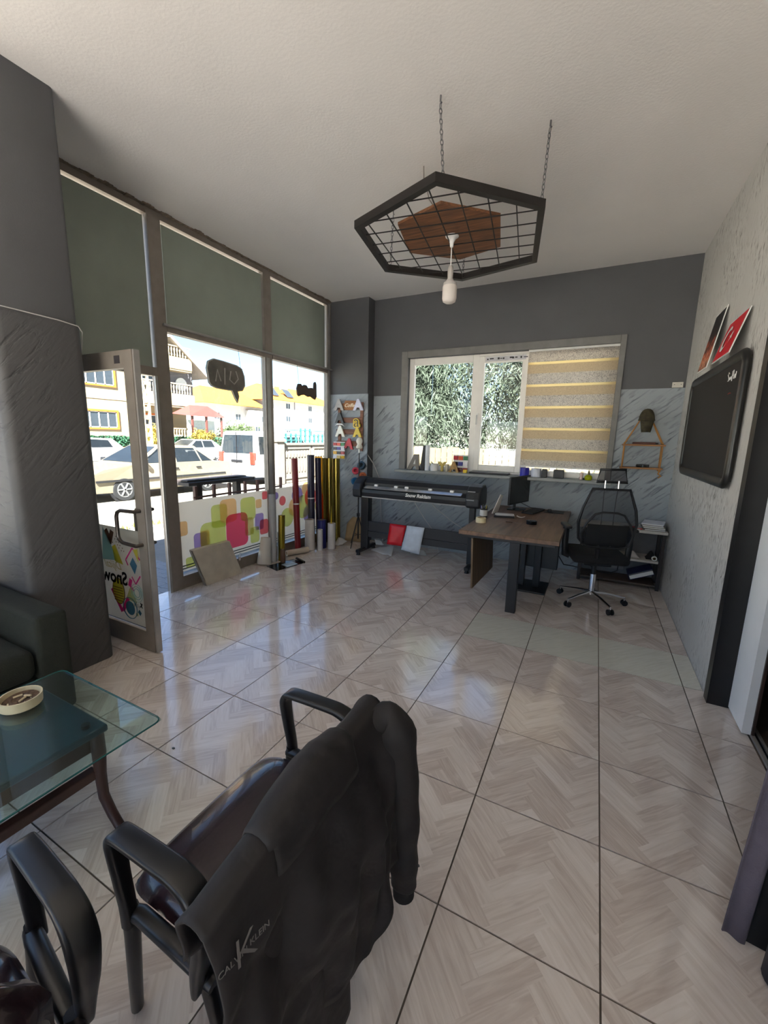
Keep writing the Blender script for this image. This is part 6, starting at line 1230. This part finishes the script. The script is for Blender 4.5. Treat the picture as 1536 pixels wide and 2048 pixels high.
def jpanel(u, k):                                   # lower near half: front panel and empty sleeve hanging to the floor
    top = jrear(.06 + .56 * u, .22); w = math.sin(u * math.pi)
    y = top.y - .02 * k * (1 - u) + .05 * k * (u - .3); x = top.x + (.030 * w + .05 * u * (1 - u)) * smooth_step(0, .5, k) - .012 + .010 * math.sin(u * 15 + 2 * k) * smooth_step(.1, .6, k) + .02 * k * u - .05 * smooth_step(.86, 1, u) - .03 * (1 - smooth_step(0, .1, u)) * k
    return (x, y, top.z * (1 - k) + .05 * k)
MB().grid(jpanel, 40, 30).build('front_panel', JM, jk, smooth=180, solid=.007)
def jsleeve(path, rad, name='sleeve'):
    m = MB(); P_ = [Vector(p) for p in path]; segs = 34; pts = []; rs = []
    for i in range(segs + 1):
        f_ = i / segs * (len(P_) - 1); k = min(int(f_), len(P_) - 2); q = f_ - k
        p0, p1, p2, p3 = P_[max(k - 1, 0)], P_[k], P_[k + 1], P_[min(k + 2, len(P_) - 1)]
        pts.append(.5 * ((2 * p1) + (-p0 + p2) * q + (2 * p0 - 5 * p1 + 4 * p2 - p3) * q * q + (-p0 + 3 * p1 - 3 * p2 + p3) * q ** 3)); rs.append(rad[k] * (1 - q) + rad[k + 1] * q + .0022 * math.sin(i * 1.3) + .0016 * math.sin(i * .7 + 1))
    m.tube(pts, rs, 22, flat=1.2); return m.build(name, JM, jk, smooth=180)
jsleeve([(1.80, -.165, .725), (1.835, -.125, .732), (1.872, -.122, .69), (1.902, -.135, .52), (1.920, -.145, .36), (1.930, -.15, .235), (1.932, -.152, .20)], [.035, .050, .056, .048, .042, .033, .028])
MB().tube([(1.930, -.15, .215), (1.933, -.153, .178)], [.034, .033], 20).build('cuff', mat('cuff_knit', (18, 15, 17), .9), jk, smooth=60)
def jcollar(u, v):
    p = Vector(jbody(.24 + .50 * u, .09 + .30 * v)); e_ = .004 + .013 * math.sin(min(1, max(0, u)) * math.pi) ** .5; a = math.pi * min(1, max(0, (v - .35) / .35))
    return p + Vector((-math.cos(a) * e_, 0, (math.sin(a) + .25) * e_ + .006 * noise.noise(Vector((u * 7, v * 3, 1)))))
MB().grid(jcollar, 30, 16).build('collar', JM, jk, smooth=180, solid=.006)
zm = mat('zip_metal', (150, 146, 140), .35, .7)
MB().tube([(1.738, -.675, .66), (1.738, -.66, .62), (1.742, -.65, .58)], .004, 6).build('zip', zm, jk); MB().rbox((1.734, -.682, .655), (1.742, -.672, .685), .001, 1).build('zip_pull', zm, jk)
for k in range(8): a_ = R(45 * k); MB().cyl((1.70, -.165, .672), (1.70 + .010 * math.cos(a_), -.165 + .010 * math.sin(a_), .672 + .014 * math.sin(a_ * 2)), .0016, n=5).build('drawcord_tuft', BLACK, jk)
LOGO = mat('print_grey', (104, 100, 98), .8)
lu, lk = .085, .17
o_ = jrear(lu, lk); du = (jrear(lu + .03, lk) - jrear(lu - .03, lk)).normalized(); dk_ = (jrear(lu, lk - .03) - jrear(lu, lk + .03)); dk_ = (dk_ - du * du.dot(dk_)).normalized(); nn = du.cross(dk_)
if nn.x < 0: nn = -nn
nn = (nn + Vector((.35, -.35, 0))).normalized(); xa = (rr - nn * nn.dot(rr)).normalized(); xa = (xa + nn.cross(xa) * .12).normalized(); ya = nn.cross(xa)
LM = lambda dx, dz: frame_mat(o_ + nn * .016 + xa * dx + ya * dz, xa, ya)
text('K', .078, 'logo', LOGO, jk, LM(0, 0), extrude=.0004, fat=-.0012); text('CALVIN', .017, 'logo', LOGO, jk, LM(-.027, -.002), extrude=.0004); text('KLEIN', .017, 'logo', LOGO, jk, LM(.030, .002), extrude=.0004)

# ================================================================== CRUMBS ON THE TILES
CRU = mat('dark_grit', (70, 74, 78), .8)
for (x, y, r_, lab) in ((1.886, .057, .010, 'larger dark chip on the tiles beside the jacket sleeve'), (1.888, .086, .008, 'smaller dark chip on the tiles beside the jacket sleeve'), (.565, .04, .008, 'dark crumb on the tile by the corner of the glass table')):
    o = MB().lathe([(0, 0), (r_, .0005), (r_ * .8, r_ * .4), (r_ * .3, r_ * .55), (0, r_ * .5)], n=7).build('chip', CRU); o.location = (x, y, .0012); o.scale = (1.2, .8, 1); tag(o, lab, 'debris')
